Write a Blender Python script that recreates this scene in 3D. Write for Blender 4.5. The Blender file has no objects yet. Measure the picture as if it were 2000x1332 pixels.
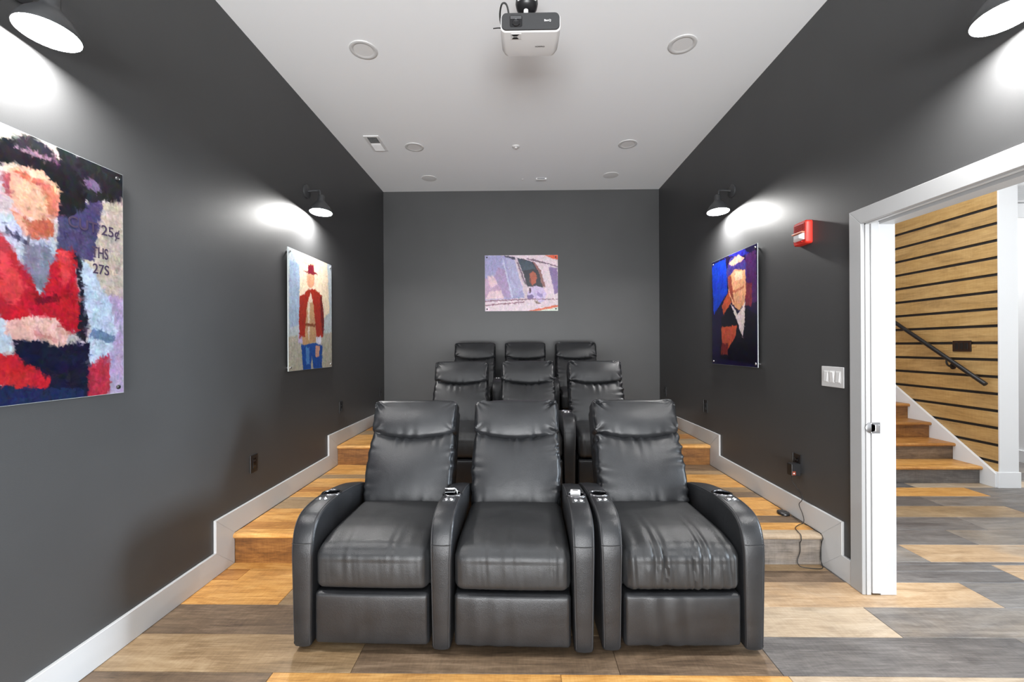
import bpy, bmesh, math, random
import numpy as np
from mathutils import Vector, Matrix

random.seed(7)
C = bpy.context.scene.collection
SC = bpy.context.scene
R = math.radians

# ------------------------------------------------------------------ camera
cam_data = bpy.data.cameras.new('camera')
cam_data.sensor_width = 36.0
cam_data.sensor_fit = 'HORIZONTAL'
cam_data.lens = 840.0 / 2000.0 * 36.0
cam_data.shift_y = 10.56 / 2000.0
cam_data.clip_start = 0.02
cam = bpy.data.objects.new('camera', cam_data)
C.objects.link(cam)
cam.matrix_world = (Matrix.Translation((0, 0, 1.38)) @ Matrix.Rotation(R(0.8807), 4, 'Z')
                    @ Matrix.Rotation(R(90), 4, 'X') @ Matrix.Rotation(R(-0.2704), 4, 'Z'))
SC.camera = cam

# ------------------------------------------------------------------ world, exposure, large lights
world = bpy.data.worlds.new('world')
SC.world = world
world.use_nodes = True
bg = world.node_tree.nodes['Background']
bg.inputs[0].default_value = (0.93, 0.965, 1.0, 1)
bg.inputs[1].default_value = 1.0
SC.view_settings.view_transform = 'Standard'
SC.view_settings.look = 'None'
SC.view_settings.gamma = 1.0
SC.view_settings.use_curve_mapping = False
SC.view_settings.exposure = 0.45


def area_light(name, loc, rot, sx, sy, power, col=(1, 1, 1)):
    d = bpy.data.lights.new(name, 'AREA')
    d.shape = 'RECTANGLE'
    d.size, d.size_y = sx, sy
    d.energy = power
    d.color = col
    o = bpy.data.objects.new(name, d)
    o.location = loc
    o.rotation_euler = rot
    C.objects.link(o)
    return o


# daylight through the tall hall window (east); the other area lights are added fill
area_light('hall_window_daylight', (10.0, 1.55, 2.0), (0, R(90), 0), 2.4, 2.2, 1350, (0.76, 0.88, 1.0))
area_light('front_uplight_fill', (0.0, -4.6, 0.55), (R(150), 0, 0), 3.6, 2.2, 780, (0.97, 0.985, 1.0))  # added uplight behind the camera, there to brighten the ceiling
area_light('hall_ceiling_fill', (3.25, 3.9, 3.40), (0, 0, 0), 1.3, 1.6, 32, (0.95, 0.98, 1.0))  # added overhead fill, brightens the slat wall
area_light('hall_entry_fill', (4.75, 1.9, 3.40), (0, 0, 0), 1.4, 1.4, 34, (0.93, 0.97, 1.0))  # added overhead fill for the front of the stair post
area_light('passage_fill', (5.33, 6.2, 3.38), (0, 0, 0), 0.6, 1.2, 90, (0.97, 0.985, 1.0))  # added fill that lifts the white wall beyond the post
BULB = 300.0

XL, XR, YB, HC = -1.841, 1.910, 5.858, 3.502
P1, P2 = 0.195, 0.390          # platform heights
R1, R2 = 2.733, 4.305          # riser faces

# ------------------------------------------------------------------ helpers
def lin(c):
    return tuple(((v / 255) / 12.92 if v / 255 <= 0.04045 else ((v / 255 + 0.055) / 1.055) ** 2.4) for v in c)


def mesh(name, verts, faces, smooth=None):
    me = bpy.data.meshes.new(name)
    me.from_pydata([tuple(map(float, v)) for v in verts], [], faces)
    bm = bmesh.new()
    bm.from_mesh(me)
    bmesh.ops.recalc_face_normals(bm, faces=bm.faces)
    bm.to_mesh(me)
    bm.free()
    if smooth:
        for p in me.polygons:
            p.use_smooth = True
        me.set_sharp_from_angle(angle=R(smooth))
    return me


def ob(name, me, mat=None, parent=None, loc=(0, 0, 0), rot=(0, 0, 0)):
    o = bpy.data.objects.new(name, me)
    C.objects.link(o)
    if mat is not None:
        if len(me.materials) == 0:
            me.materials.append(mat)
        else:
            o.material_slots[0].link = 'OBJECT'
            o.material_slots[0].material = mat
    o.parent = parent
    o.location = loc
    o.rotation_euler = rot
    return o


def thing(name, label, cat, loc=(0, 0, 0), rotz=0.0, group=None):
    o = bpy.data.objects.new(name, None)
    o.empty_display_size = 0.1
    C.objects.link(o)
    o.location = loc
    o.rotation_euler = (0, 0, rotz)
    return tag(o, label, cat, group)


def tag(o, label, cat=None, group=None, kind=None):
    if label:
        o['label'] = label
    if cat:
        o['category'] = cat
    if group:
        o['group'] = group
    if kind:
        o['kind'] = kind
    return o


class Geo:
    """collects simple solids into one mesh"""
    def __init__(self):
        self.v, self.f = [], []

    def add(self, verts, faces):
        n = len(self.v)
        self.v += [tuple(map(float, p)) for p in verts]
        self.f += [[i + n for i in f] for f in faces]
        return self

    def box(self, x0, x1, y0, y1, z0, z1, b=0.0):
        if b <= 0:
            v = [(x, y, z) for x in (x0, x1) for y in (y0, y1) for z in (z0, z1)]
            return self.add(v, [(0, 1, 3, 2), (4, 6, 7, 5), (0, 4, 5, 1), (2, 3, 7, 6), (0, 2, 6, 4), (1, 5, 7, 3)])
        bm = bmesh.new()
        bmesh.ops.create_cube(bm, size=1)
        for p in bm.verts:
            p.co = Vector(((x0 + x1) / 2 + p.co.x * (x1 - x0), (y0 + y1) / 2 + p.co.y * (y1 - y0), (z0 + z1) / 2 + p.co.z * (z1 - z0)))
        bmesh.ops.bevel(bm, geom=list(bm.edges), offset=b, segments=2, affect='EDGES', profile=0.5)
        bm.verts.index_update()
        self.add([p.co[:] for p in bm.verts], [[q.index for q in f.verts] for f in bm.faces])
        bm.free()
        return self

    def prism(self, poly, axis, a0, a1):
        """poly: 2D points in the two other axes (in xyz order), extruded along axis"""
        n = len(poly)
        vs = []
        for a in (a0, a1):
            for p in poly:
                q = list(p)
                q.insert(axis, a)
                vs.append(q)
        fs = [list(range(n)), list(range(n, 2 * n))[::-1]]
        fs += [[i, (i + 1) % n, n + (i + 1) % n, n + i] for i in range(n)]
        return self.add(vs, fs)

    def tube(self, pts, r, n=8, closed=False):
        pts = [Vector(p) for p in pts]
        m = len(pts)
        rs = r if isinstance(r, (list, tuple)) else [r] * m
        ref = None
        vs = []
        for i, p in enumerate(pts):
            t = (pts[min(i + 1, m - 1)] - pts[max(i - 1, 0)])
            if closed:
                t = pts[(i + 1) % m] - pts[i - 1]
            t.normalize()
            if ref is None:
                ref = Vector((0, 0, 1)) if abs(t.z) < 0.9 else Vector((1, 0, 0))
            u = (ref - t * ref.dot(t)).normalized()
            ref = u
            w = t.cross(u)
            for k in range(n):
                a = 2 * math.pi * k / n
                vs.append(p + (u * math.cos(a) + w * math.sin(a)) * rs[i])
        fs = []
        for i in range(m if closed else m - 1):
            j = (i + 1) % m
            for k in range(n):
                fs.append([i * n + k, i * n + (k + 1) % n, j * n + (k + 1) % n, j * n + k])
        if not closed:
            fs += [list(range(n))[::-1], list(range((m - 1) * n, m * n))]
        return self.add(vs, fs)

    def lathe(self, prof, n=24, mat=None, cap=True):
        """prof: (radius, z) pairs, revolved about z; mat moves it"""
        mat = mat or Matrix.Identity(4)
        vs, fs = [], []
        m = len(prof)
        for r, z in prof:
            for k in range(n):
                a = 2 * math.pi * k / n
                vs.append(mat @ Vector((r * math.cos(a), r * math.sin(a), z)))
        for i in range(m - 1):
            for k in range(n):
                fs.append([i * n + k, i * n + (k + 1) % n, (i + 1) * n + (k + 1) % n, (i + 1) * n + k])
        if cap:
            if prof[0][0] > 1e-4:
                fs.append(list(range(n))[::-1])
            if prof[-1][0] > 1e-4:
                fs.append(list(range((m - 1) * n, m * n)))
        return self.add(vs, fs)

    def obj(self, name, mat, parent=None, loc=(0, 0, 0), rot=(0, 0, 0), smooth=None):
        return ob(name, mesh(name, self.v, self.f, smooth), mat, parent, loc, rot)


def T(x, y, z):
    return Matrix.Translation((x, y, z))


def rot_to(axis):
    return Vector((0, 0, 1)).rotation_difference(Vector(axis).normalized()).to_matrix().to_4x4()


def smooth_path(pts, k=6):
    """Catmull-Rom through the points"""
    P = [Vector(p) for p in pts]
    P = [P[0] * 2 - P[1]] + P + [P[-1] * 2 - P[-2]]
    out = []
    for i in range(1, len(P) - 2):
        for j in range(k):
            t = j / k
            a, b, c, d = P[i - 1], P[i], P[i + 1], P[i + 2]
            out.append(0.5 * ((2 * b) + (c - a) * t + (2 * a - 5 * b + 4 * c - d) * t * t + (3 * b - a - 3 * c + d) * t ** 3))
    out.append(P[-2])
    return out


# ------------------------------------------------------------------ materials
def mat_new(name):
    m = bpy.data.materials.new(name)
    m.use_nodes = True
    return m, m.node_tree.nodes, m.node_tree.links, m.node_tree.nodes['Principled BSDF']


def plain(name, col, rough=0.5, metal=0.0, spec=0.5, bump=0.0, bscale=200.0, var=0.0, coat=0.0):
    m, N, L, b = mat_new(name)
    b.inputs['Base Color'].default_value = (*col, 1)
    b.inputs['Roughness'].default_value = rough
    b.inputs['Metallic'].default_value = metal
    b.inputs['Specular IOR Level'].default_value = spec
    b.inputs['Coat Weight'].default_value = coat
    tc = N.new('ShaderNodeTexCoord')
    nz = N.new('ShaderNodeTexNoise')
    nz.inputs['Scale'].default_value = bscale
    nz.inputs['Detail'].default_value = 3
    L.new(tc.outputs['Object'], nz.inputs['Vector'])
    if bump > 0:
        bp = N.new('ShaderNodeBump')
        bp.inputs['Strength'].default_value = bump
        bp.inputs['Distance'].default_value = 0.002
        L.new(nz.outputs['Fac'], bp.inputs['Height'])
        L.new(bp.outputs['Normal'], b.inputs['Normal'])
    if var > 0:
        n2 = N.new('ShaderNodeTexNoise')
        n2.inputs['Scale'].default_value = 2.5
        n2.inputs['Detail'].default_value = 5
        L.new(tc.outputs['Object'], n2.inputs['Vector'])
        rp = N.new('ShaderNodeValToRGB')
        rp.color_ramp.elements[0].position = 0.3
        rp.color_ramp.elements[1].position = 0.7
        rp.color_ramp.elements[0].color = (*[c * (1 - var) for c in col], 1)
        rp.color_ramp.elements[1].color = (*[c * (1 + var) for c in col], 1)
        L.new(n2.outputs['Fac'], rp.inputs['Fac'])
        L.new(rp.outputs['Color'], b.inputs['Base Color'])
    return m


def leather(name, col, rough):
    m, N, L, b = mat_new(name)
    tc = N.new('ShaderNodeTexCoord')
    big = N.new('ShaderNodeTexNoise')
    big.inputs['Scale'].default_value = 9
    big.inputs['Detail'].default_value = 6
    L.new(tc.outputs['Object'], big.inputs['Vector'])
    rr = N.new('ShaderNodeMapRange')
    rr.inputs['From Min'].default_value, rr.inputs['From Max'].default_value = 0.3, 0.7
    rr.inputs['To Min'].default_value, rr.inputs['To Max'].default_value = rough - 0.05, rough + 0.06
    L.new(big.outputs['Fac'], rr.inputs['Value'])
    L.new(rr.outputs['Result'], b.inputs['Roughness'])
    rp = N.new('ShaderNodeValToRGB')
    rp.color_ramp.elements[0].position, rp.color_ramp.elements[1].position = 0.3, 0.75
    rp.color_ramp.elements[0].color = (*[c * 0.85 for c in col], 1)
    rp.color_ramp.elements[1].color = (*[c * 1.18 for c in col], 1)
    L.new(big.outputs['Fac'], rp.inputs['Fac'])
    L.new(rp.outputs['Color'], b.inputs['Base Color'])
    vo = N.new('ShaderNodeTexVoronoi')
    vo.inputs['Scale'].default_value = 420
    L.new(tc.outputs['Object'], vo.inputs['Vector'])
    cr = N.new('ShaderNodeTexNoise')
    cr.inputs['Scale'].default_value = 28
    cr.inputs['Detail'].default_value = 4
    cr.inputs['Distortion'].default_value = 0.6
    L.new(tc.outputs['Object'], cr.inputs['Vector'])
    ad = N.new('ShaderNodeMath')
    ad.operation = 'MULTIPLY_ADD'
    L.new(cr.outputs['Fac'], ad.inputs[0])
    ad.inputs[1].default_value = 1.6
    L.new(vo.outputs['Distance'], ad.inputs[2])
    bp = N.new('ShaderNodeBump')
    bp.inputs['Strength'].default_value = 0.28
    bp.inputs['Distance'].default_value = 0.0016
    L.new(ad.outputs[0], bp.inputs['Height'])
    L.new(bp.outputs['Normal'], b.inputs['Normal'])
    b.inputs['Specular IOR Level'].default_value = 0.5
    return m


def wood(name, dark, mid, light, rough=0.42, scale=1.0, wear=None):
    """grain along the object's local x; every object gets its own stretch of grain"""
    m, N, L, b = mat_new(name)
    tc = N.new('ShaderNodeTexCoord')
    oi = N.new('ShaderNodeObjectInfo')
    mu = N.new('ShaderNodeMath')
    mu.operation = 'MULTIPLY'
    mu.inputs[1].default_value = 61.0
    L.new(oi.outputs['Random'], mu.inputs[0])
    vad = N.new('ShaderNodeVectorMath')
    vad.operation = 'ADD'
    L.new(tc.outputs['Object'], vad.inputs[0])
    L.new(mu.outputs[0], vad.inputs[1])

    def noise(sx, sy, sc, det, dist=0.0, rgh=0.6):
        mp = N.new('ShaderNodeMapping')
        mp.inputs['Scale'].default_value = (sx, sy, sy)
        L.new(vad.outputs[0], mp.inputs['Vector'])
        nz = N.new('ShaderNodeTexNoise')
        nz.inputs['Scale'].default_value = sc * scale
        nz.inputs['Detail'].default_value = det
        nz.inputs['Roughness'].default_value = rgh
        nz.inputs['Distortion'].default_value = dist
        L.new(mp.outputs[0], nz.inputs['Vector'])
        return nz.outputs['Fac']
    cloud = noise(1.0, 3.4, 2.6, 7, 1.2, 0.66)
    grain = noise(1.0, 15.0, 3.4, 8, 0.9, 0.74)
    fine = noise(1.0, 26.0, 14.0, 5, 0.2, 0.7)
    saw = noise(9.0, 1.0, 12.0, 3, 0.5, 0.6)
    patina = noise(1.0, 2.2, 1.5, 4, 0.6, 0.6)

    def madd(a, k, c=None):
        n_ = N.new('ShaderNodeMath')
        n_.operation = 'MULTIPLY_ADD'
        L.new(a, n_.inputs[0])
        n_.inputs[1].default_value = k
        n_.inputs[2].default_value = 0.0
        if c is not None:
            L.new(c, n_.inputs[2])
        return n_.outputs[0]
    val = madd(cloud, 0.40, madd(grain, 0.42, madd(fine, 0.24, madd(saw, 0.10))))      # mean about 0.58
    rp = N.new('ShaderNodeValToRGB')
    e = rp.color_ramp.elements
    e[0].position, e[1].position = 0.46, 0.70
    e[0].color, e[1].color = (*dark, 1), (*light, 1)
    k = e.new(0.58)
    k.color = (*mid, 1)
    L.new(val, rp.inputs['Fac'])
    mr = N.new('ShaderNodeMapRange')
    mr.inputs['From Min'].default_value, mr.inputs['From Max'].default_value = 0.45, 0.72
    mr.inputs['To Min'].default_value, mr.inputs['To Max'].default_value = 0.0, 0.62
    L.new(patina, mr.inputs['Value'])
    mix = N.new('ShaderNodeMix')
    mix.data_type = 'RGBA'
    mix.blend_type = 'MIX'
    L.new(mr.outputs['Result'], mix.inputs[0])
    L.new(rp.outputs['Color'], mix.inputs[6])
    r2 = N.new('ShaderNodeValToRGB')
    e = r2.color_ramp.elements
    e[0].position, e[1].position = 0.44, 0.72
    wear = wear or [0.5 * (a + sum(mid) / 3) for a in mid]
    e[0].color = (*[a * 0.5 for a in wear], 1)
    e[1].color = (*[min(a * 1.5, 0.9) for a in wear], 1)
    L.new(val, r2.inputs['Fac'])
    L.new(r2.outputs['Color'], mix.inputs[7])
    L.new(mix.outputs[2], b.inputs['Base Color'])
    mx = N.new('ShaderNodeMath')
    mx.operation = 'ADD'
    L.new(val, mx.inputs[0])
    b.inputs['Roughness'].default_value = rough
    bp = N.new('ShaderNodeBump')
    bp.inputs['Strength'].default_value = 0.15
    bp.inputs['Distance'].default_value = 0.001
    L.new(mx.outputs[0], bp.inputs['Height'])
    L.new(bp.outputs['Normal'], b.inputs['Normal'])
    return m


def emit(name, col, strength):
    m, N, L, b = mat_new(name)
    b.inputs['Base Color'].default_value = (*col, 1)
    b.inputs['Emission Color'].default_value = (*col, 1)
    b.inputs['Emission Strength'].default_value = strength
    return m


M_WALL = plain('charcoal wall paint', (0.050, 0.0505, 0.0515), 0.47, bump=0.22, bscale=320, var=0.05)
M_CEIL = plain('ceiling paint', (0.86, 0.88, 0.90), 0.8, bump=0.1, bscale=300)
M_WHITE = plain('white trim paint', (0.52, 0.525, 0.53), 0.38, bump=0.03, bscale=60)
M_HALLW = plain('white hall paint', (0.86, 0.865, 0.87), 0.7, bump=0.05, bscale=300)
M_LEATH = leather('black leather', (0.0172, 0.0182, 0.0203), 0.34)
M_LEATH2 = leather('black leather seat', (0.0245, 0.0255, 0.0270), 0.39)
M_PIPE = plain('leather piping', (0.03, 0.03, 0.032), 0.5, bump=0.1)
M_BASE = plain('black dust cloth', (0.006, 0.006, 0.006), 0.9, bump=0.1)
M_BLACK = plain('black plastic', (0.012, 0.012, 0.013), 0.35, bump=0.02)
M_BLKG = plain('glossy black plastic', (0.006, 0.006, 0.007), 0.12, bump=0.01)
M_GREY = plain('dark grey plastic', (0.07, 0.072, 0.075), 0.35, bump=0.02)
M_PANEL = plain('charcoal plastic', (0.036, 0.037, 0.039), 0.4, bump=0.02)
M_CHROME = plain('chrome', (0.8, 0.8, 0.82), 0.12, metal=1.0, bump=0.01)
M_STEEL = plain('brushed steel', (0.42, 0.42, 0.43), 0.3, metal=1.0, bump=0.05)
M_WPL = plain('white plastic', (0.74, 0.74, 0.74), 0.35, bump=0.02)
M_WPL2 = plain('off white plastic', (0.60, 0.60, 0.60), 0.45, bump=0.02)
M_RED = plain('red plastic', (0.62, 0.030, 0.018), 0.35, bump=0.02)
M_DRED = plain('dark red plastic', (0.16, 0.008, 0.008), 0.4, bump=0.02)
M_LENS = plain('clear lens', (0.72, 0.72, 0.74), 0.12, bump=0.01)
M_BRONZE = plain('dark bronze plate', (0.035, 0.018, 0.012), 0.4, metal=0.2, bump=0.02)
M_SLOT = plain('dark slot backing', (0.018, 0.014, 0.012), 0.8, bump=0.05)
M_SHADE = plain('black shade enamel', (0.035, 0.036, 0.038), 0.4, bump=0.02)
M_SHADEIN = plain('white shade enamel', (0.85, 0.85, 0.84), 0.5, bump=0.01)
M_RUBBER = plain('black cable', (0.012, 0.012, 0.012), 0.5, bump=0.02)
M_RIM = plain('dark chrome', (0.20, 0.20, 0.21), 0.22, metal=1.0, bump=0.01)
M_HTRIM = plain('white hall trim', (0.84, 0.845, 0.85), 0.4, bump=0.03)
M_ACRYL = plain('clear acrylic edge', (0.55, 0.60, 0.60), 0.15, bump=0.01)
M_BULB = emit('frosted diffuser', (1.0, 0.985, 0.965), BULB)

W_HONEY = wood('honey plank', (0.30, 0.120, 0.026), (0.60, 0.295, 0.075), (0.78, 0.46, 0.16), wear=(0.42, 0.24, 0.09))
W_AMBER = wood('amber plank', (0.20, 0.078, 0.016), (0.43, 0.185, 0.042), (0.60, 0.31, 0.09), wear=(0.26, 0.13, 0.05))
W_TAN = wood('tan plank', (0.17, 0.105, 0.050), (0.31, 0.205, 0.108), (0.46, 0.335, 0.20), wear=(0.22, 0.16, 0.10))
W_BROWN = wood('brown plank', (0.055, 0.036, 0.023), (0.145, 0.096, 0.060), (0.27, 0.19, 0.125), wear=(0.20, 0.135, 0.08))
W_GREY = wood('grey plank', (0.080, 0.070, 0.064), (0.165, 0.148, 0.135), (0.28, 0.255, 0.23), wear=(0.24, 0.185, 0.13))
W_SLATE = wood('slate plank', (0.052, 0.046, 0.044), (0.115, 0.104, 0.098), (0.20, 0.184, 0.17), wear=(0.16, 0.14, 0.125))
W_CREAM = wood('cream plank', (0.27, 0.195, 0.125), (0.43, 0.325, 0.22), (0.56, 0.455, 0.335), wear=(0.30, 0.255, 0.20))
W_PEACH = wood('peach plank', (0.25, 0.150, 0.078), (0.43, 0.28, 0.155), (0.56, 0.405, 0.26), wear=(0.26, 0.215, 0.17))
W_RISER = wood('riser board', (0.070, 0.026, 0.006), (0.20, 0.080, 0.018), (0.36, 0.165, 0.045), wear=(0.26, 0.115, 0.03))
W_SLAT = wood('pine slat', (0.33, 0.190, 0.062), (0.49, 0.300, 0.108), (0.60, 0.395, 0.165), rough=0.5, scale=0.7, wear=(0.42, 0.27, 0.12))
TONES = dict(H=W_HONEY, A=W_AMBER, T=W_TAN, B=W_BROWN, G=W_GREY, S=W_SLATE, C=W_CREAM, P=W_PEACH)

# ------------------------------------------------------------------ room shell
def struct(o, label=None):
    o['kind'] = 'structure'
    if label:
        o['label'] = label
    return o


struct(Geo().box(XL - 0.12, XL, -3.3, YB + 0.12, -0.1, HC + 0.1).obj('wall_left', M_WALL), 'charcoal painted left wall with three prints and lamps')
struct(Geo().box(XL, XR, YB, YB + 0.12, -0.1, HC + 0.1).obj('wall_back', M_WALL), 'charcoal painted back wall behind the last recliners')
DY0, DY1, DZ = 0.90, 2.400, 2.044          # door opening
g = Geo()
g.box(XR, XR + 0.028, DY1 + 0.015, YB + 0.12, 0, HC + 0.1)               # room side leaf of the pocket wall
g.box(XR + 0.028, XR + 0.145, 3.45, YB + 0.12, 0, HC + 0.1)
g.box(XR, XR + 0.145, -3.3, DY0 - 0.015, 0, HC + 0.1)
g.box(XR, XR + 0.145, DY0 - 0.015, DY1 + 0.015, DZ + 0.02, HC + 0.1)
struct(g.obj('wall_right', M_WALL), 'charcoal painted right wall with the pocket door opening')
g = Geo()
g.box(XR + 0.078, XR + 0.15, DY1 + 0.015, 3.45, 0, HC + 0.1)
g.box(XR + 0.145, XR + 0.15, 3.45, 8.2, 0, HC + 0.1)
struct(g.obj('wall_hall_side', M_HALLW), 'white hall side of the pocket wall')
struct(Geo().box(XL - 0.12, XR + 0.15, -3.3, YB + 0.12, HC, HC + 0.12).obj('ceiling', M_CEIL), 'plain light grey theatre ceiling')

# ------------------------------------------------------------------ floor and platforms of separate planks
floor = Geo().box(XL - 0.02, 5.9, -3.3, 8.2, -0.06, -0.0125).obj('floor', W_BROWN)
struct(floor, 'wide mixed tone wood plank floor of theatre and hall')
PW, PL, PT = 0.24, 1.22, 0.012
_pc = {}


def plank_mesh(lx, wy, t):
    k = (round(lx, 3), round(wy, 3), round(t, 3))
    if k not in _pc:
        a, b, e = lx / 2 - 0.0008, wy / 2 - 0.0008, 0.0016
        v = []
        for z, s in ((-t, 0), (-e, 0), (0, e)):
            v += [(-a + s, -b + s, z), (a - s, -b + s, z), (a - s, b - s, z), (-a + s, b - s, z)]
        f = [[3, 2, 1, 0], [8, 9, 10, 11]]
        for q in (0, 4):
            f += [[q + i, q + (i + 1) % 4, q + 4 + (i + 1) % 4, q + 4 + i] for i in range(4)]
        _pc[k] = mesh('plank', v, f)
    return _pc[k]


def plank(parent, x0, x1, y0, y1, z, tone, name='plank'):
    return ob(name, plank_mesh(x1 - x0, y1 - y0, PT), TONES.get(tone, tone), parent, ((x0 + x1) / 2, (y0 + y1) / 2, z))


def row(parent, y0, y1, z, cuts, tones):
    for i, t in enumerate(tones):
        plank(parent, cuts[i], cuts[i + 1], y0, y1, z, t)


XA, XE = XL + 0.002, 5.84
row(floor, 0.85, 1.09, 0, [XA, -0.9, 0.3, 1.5, 2.7, 3.9, 5.1, XE], 'TBGSGCS')
row(floor, 1.09, 1.33, 0, [XA, -1.3, -0.1, 1.1, 2.3, 3.5, 4.7, XE], 'BHTGSGT')
row(floor, 1.33, 1.57, 0, [XA, -0.7, 0.5, 1.7, 2.9, 4.1, 5.3, XE], 'HBTCGSG')
row(floor, 1.57, 1.812, 0, [XA, -1.05, 0.17, 1.118, 2.33, 3.55, 4.77, XE], 'BHHCTGS')
row(floor, 1.812, 2.054, 0, [XA, -0.72, 0.42, 1.10, 2.32, 3.54, 4.76, XE], 'TBBSGSG')
row(floor, 2.054, 2.290, 0, [XA, -0.62, 0.58, 1.805, 3.02, 4.24, XE], 'BTCGSC')
row(floor, 2.290, 2.530, 0, [XA, -1.3, -0.1, 1.12, 2.54, 3.76, 4.98, XE], 'HTHPGTS')
row(floor, 2.530, 2.658, 0, [XA, -1.68, -0.4, 0.8, XR - 0.02, 2.945, 4.15, 5.37, XE], 'AHTBSPGS')
row(floor, 2.658, 2.734, 0, [XA, -1.42, -0.2, 1.0, XR - 0.02, 2.945, 4.15, 5.37, XE], 'HABTSPGS')
XH = XR + 0.152
hall_rows = ['GPSGT', 'SGCSG', 'PSGGS', 'GTSPG', 'CSGSH', 'SHGSG', 'GSCGS', 'HGSPG', 'SGSGC', 'GPGSG', 'SGTSG', 'GSGPS']  # mixed planks, picked greyer to put the hall's bluish daylight into their colour
for i, t in enumerate(hall_rows):
    y = 2.77 + 0.24 * i
    st = [0.55, 1.1, 0.2, 0.85, 0.35, 1.0][i % 6]
    cuts = [XH] + [min(XH + st + 1.22 * k, XE) for k in range(len(t) - 1)] + [XE]
    cuts = [c for j, c in enumerate(cuts) if j == 0 or c > cuts[j - 1] + 0.05]
    for j in range(len(cuts) - 1):
        plank(floor, cuts[j], cuts[j + 1], y, y + 0.24, 0, t[j % len(t)])
plank(floor, XH, 3.2, 2.734, 2.77, 0, 'S')
plank(floor, 3.2, XE, 2.734, 2.77, 0, 'G')


def nosing(parent, x0, x1, yf, y1, ztop, tone, name='nosing'):
    """bullnosed board along x; front at yf"""
    h = 0.034
    r = h / 2
    prof = [(yf + r - r * math.sin(a), ztop - r + r * math.cos(a)) for a in [math.pi * k / 8 for k in range(9)]]
    prof += [(y1, ztop - h), (y1, ztop)]
    o = Geo().prism([(y - (yf + y1) / 2, z - ztop) for y, z in prof], 0, -(x1 - x0) / 2, (x1 - x0) / 2).obj(
        name, TONES.get(tone, tone), parent, ((x0 + x1) / 2, (yf + y1) / 2, ztop), smooth=50)
    return o


def upright(parent, x0, x1, y, z0, z1, tone, name='riser_board'):
    """riser board standing on edge, front face at y"""
    o = Geo().box(-(x1 - x0) / 2, (x1 - x0) / 2, 0, 0.012, -(z1 - z0) / 2, (z1 - z0) / 2).obj(
        name, TONES.get(tone, tone), parent, ((x0 + x1) / 2, y, (z0 + z1) / 2))
    return o


BX0, BX1 = XL + 0.016, XR - 0.016
plat1 = Geo().box(XL + 0.001, XR - 0.001, R1 + 0.013, R2 + 0.5, -0.01, P1 - 0.0125).obj('platform', W_BROWN)
struct(plat1, 'lower seating platform of wood planks, one step up')
for x0, x1, t in ((BX0, -0.6, W_RISER), (-0.6, 0.62, W_RISER), (0.62, BX1, 'G')):
    upright(plat1, x0, x1, R1, 0.0, P1 - 0.035, t)
for x0, x1, t in ((BX0, -0.62, 'H'), (-0.62, 0.6, 'H'), (0.6, BX1, 'C')):
    nosing(plat1, x0, x1, R1 - 0.022, R1 + 0.052, P1, t)
ys = [R1 + 0.052, 2.90, 3.02, 3.14, 3.38, 3.50, 3.62, 3.86, 3.98, 4.10, R2]
rows1 = [([BX0, -0.9, 0.4, 1.45, BX1], 'AHTHH'), ([BX0, -0.5, 0.7, BX1], 'HTB'), ([BX0, -1.1, 0.1, 1.3, BX1], 'HHTH'),
         ([BX0, -0.7, 0.5, BX1], 'TAH'), ([BX0, -1.2, 0.0, 1.2, BX1], 'HTHB'), ([BX0, -0.6, 0.6, BX1], 'AHT'),
         ([BX0, -1.0, 0.2, 1.4, BX1], 'HTAH'), ([BX0, -0.5, 0.8, BX1], 'THH'), ([BX0, -1.2, 0.0, 1.2, BX1], 'HTHT'),
         ([BX0, -0.7, 0.5, BX1], 'HTB')]
for i, (cu, t) in enumerate(rows1):
    for j in range(len(cu) - 1):
        plank(plat1, cu[j], cu[j + 1], ys[i], ys[i + 1], P1, t[j])
plat2 = Geo().box(XL + 0.001, XR - 0.001, R2 + 0.013, YB - 0.001, P1 - 0.012, P2 - 0.0125).obj('platform', W_BROWN)
struct(plat2, 'upper seating platform of wood planks under the back row')
for x0, x1, t in ((BX0, -0.6, W_RISER), (-0.6, 0.62, W_RISER), (0.62, BX1, W_RISER)):
    upright(plat2, x0, x1, R2, P1, P2 - 0.035, t)
for x0, x1 in ((BX0, -0.62), (-0.62, 0.6), (0.6, BX1)):
    nosing(plat2, x0, x1, R2 - 0.022, R2 + 0.052, P2, 'H')
y = R2 + 0.052
k = 0
while y < YB - 0.02:
    y1 = min(y + 0.24, YB - 0.016)
    cu = [BX0, -0.9 + 0.5 * (k % 3) - 0.4, 0.3 + 0.4 * (k % 2), BX1]
    for j in range(3):
        plank(plat2, cu[j], cu[j + 1], y, y1, P2, 'HATHHATHTA'[(k * 3 + j) % 10])
    y = y1
    k += 1

# ------------------------------------------------------------------ skirting that climbs with the steps
BH = 0.142


def board(parent, poly, x0, x1, side, mat=None, name='board'):
    """skirting board: polygon in (y, z), between two x planes, small bevel along the room side"""
    bm = bmesh.new()
    a = [bm.verts.new((x0, y, z)) for y, z in poly]
    b = [bm.verts.new((x1, y, z)) for y, z in poly]
    n = len(poly)
    f = bm.faces.new(b)
    bm.faces.new(a[::-1])
    for i in range(n):
        bm.faces.new((a[i], a[(i + 1) % n], b[(i + 1) % n], b[i]))
    bmesh.ops.recalc_face_normals(bm, faces=bm.faces)
    es = [e for e in f.edges]
    bmesh.ops.bevel(bm, geom=es, offset=0.0022, segments=1, affect='EDGES', clamp_overlap=True)
    me = bpy.data.meshes.new(name)
    bm.to_mesh(me)
    bm.free()
    return ob(name, me, mat or M_WHITE, parent)


M_CASE = plain('shaded white casing paint', (0.40, 0.405, 0.41), 0.38, bump=0.03, bscale=60)  # white trim paint darkened to carry the weaker light on the casing


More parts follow.
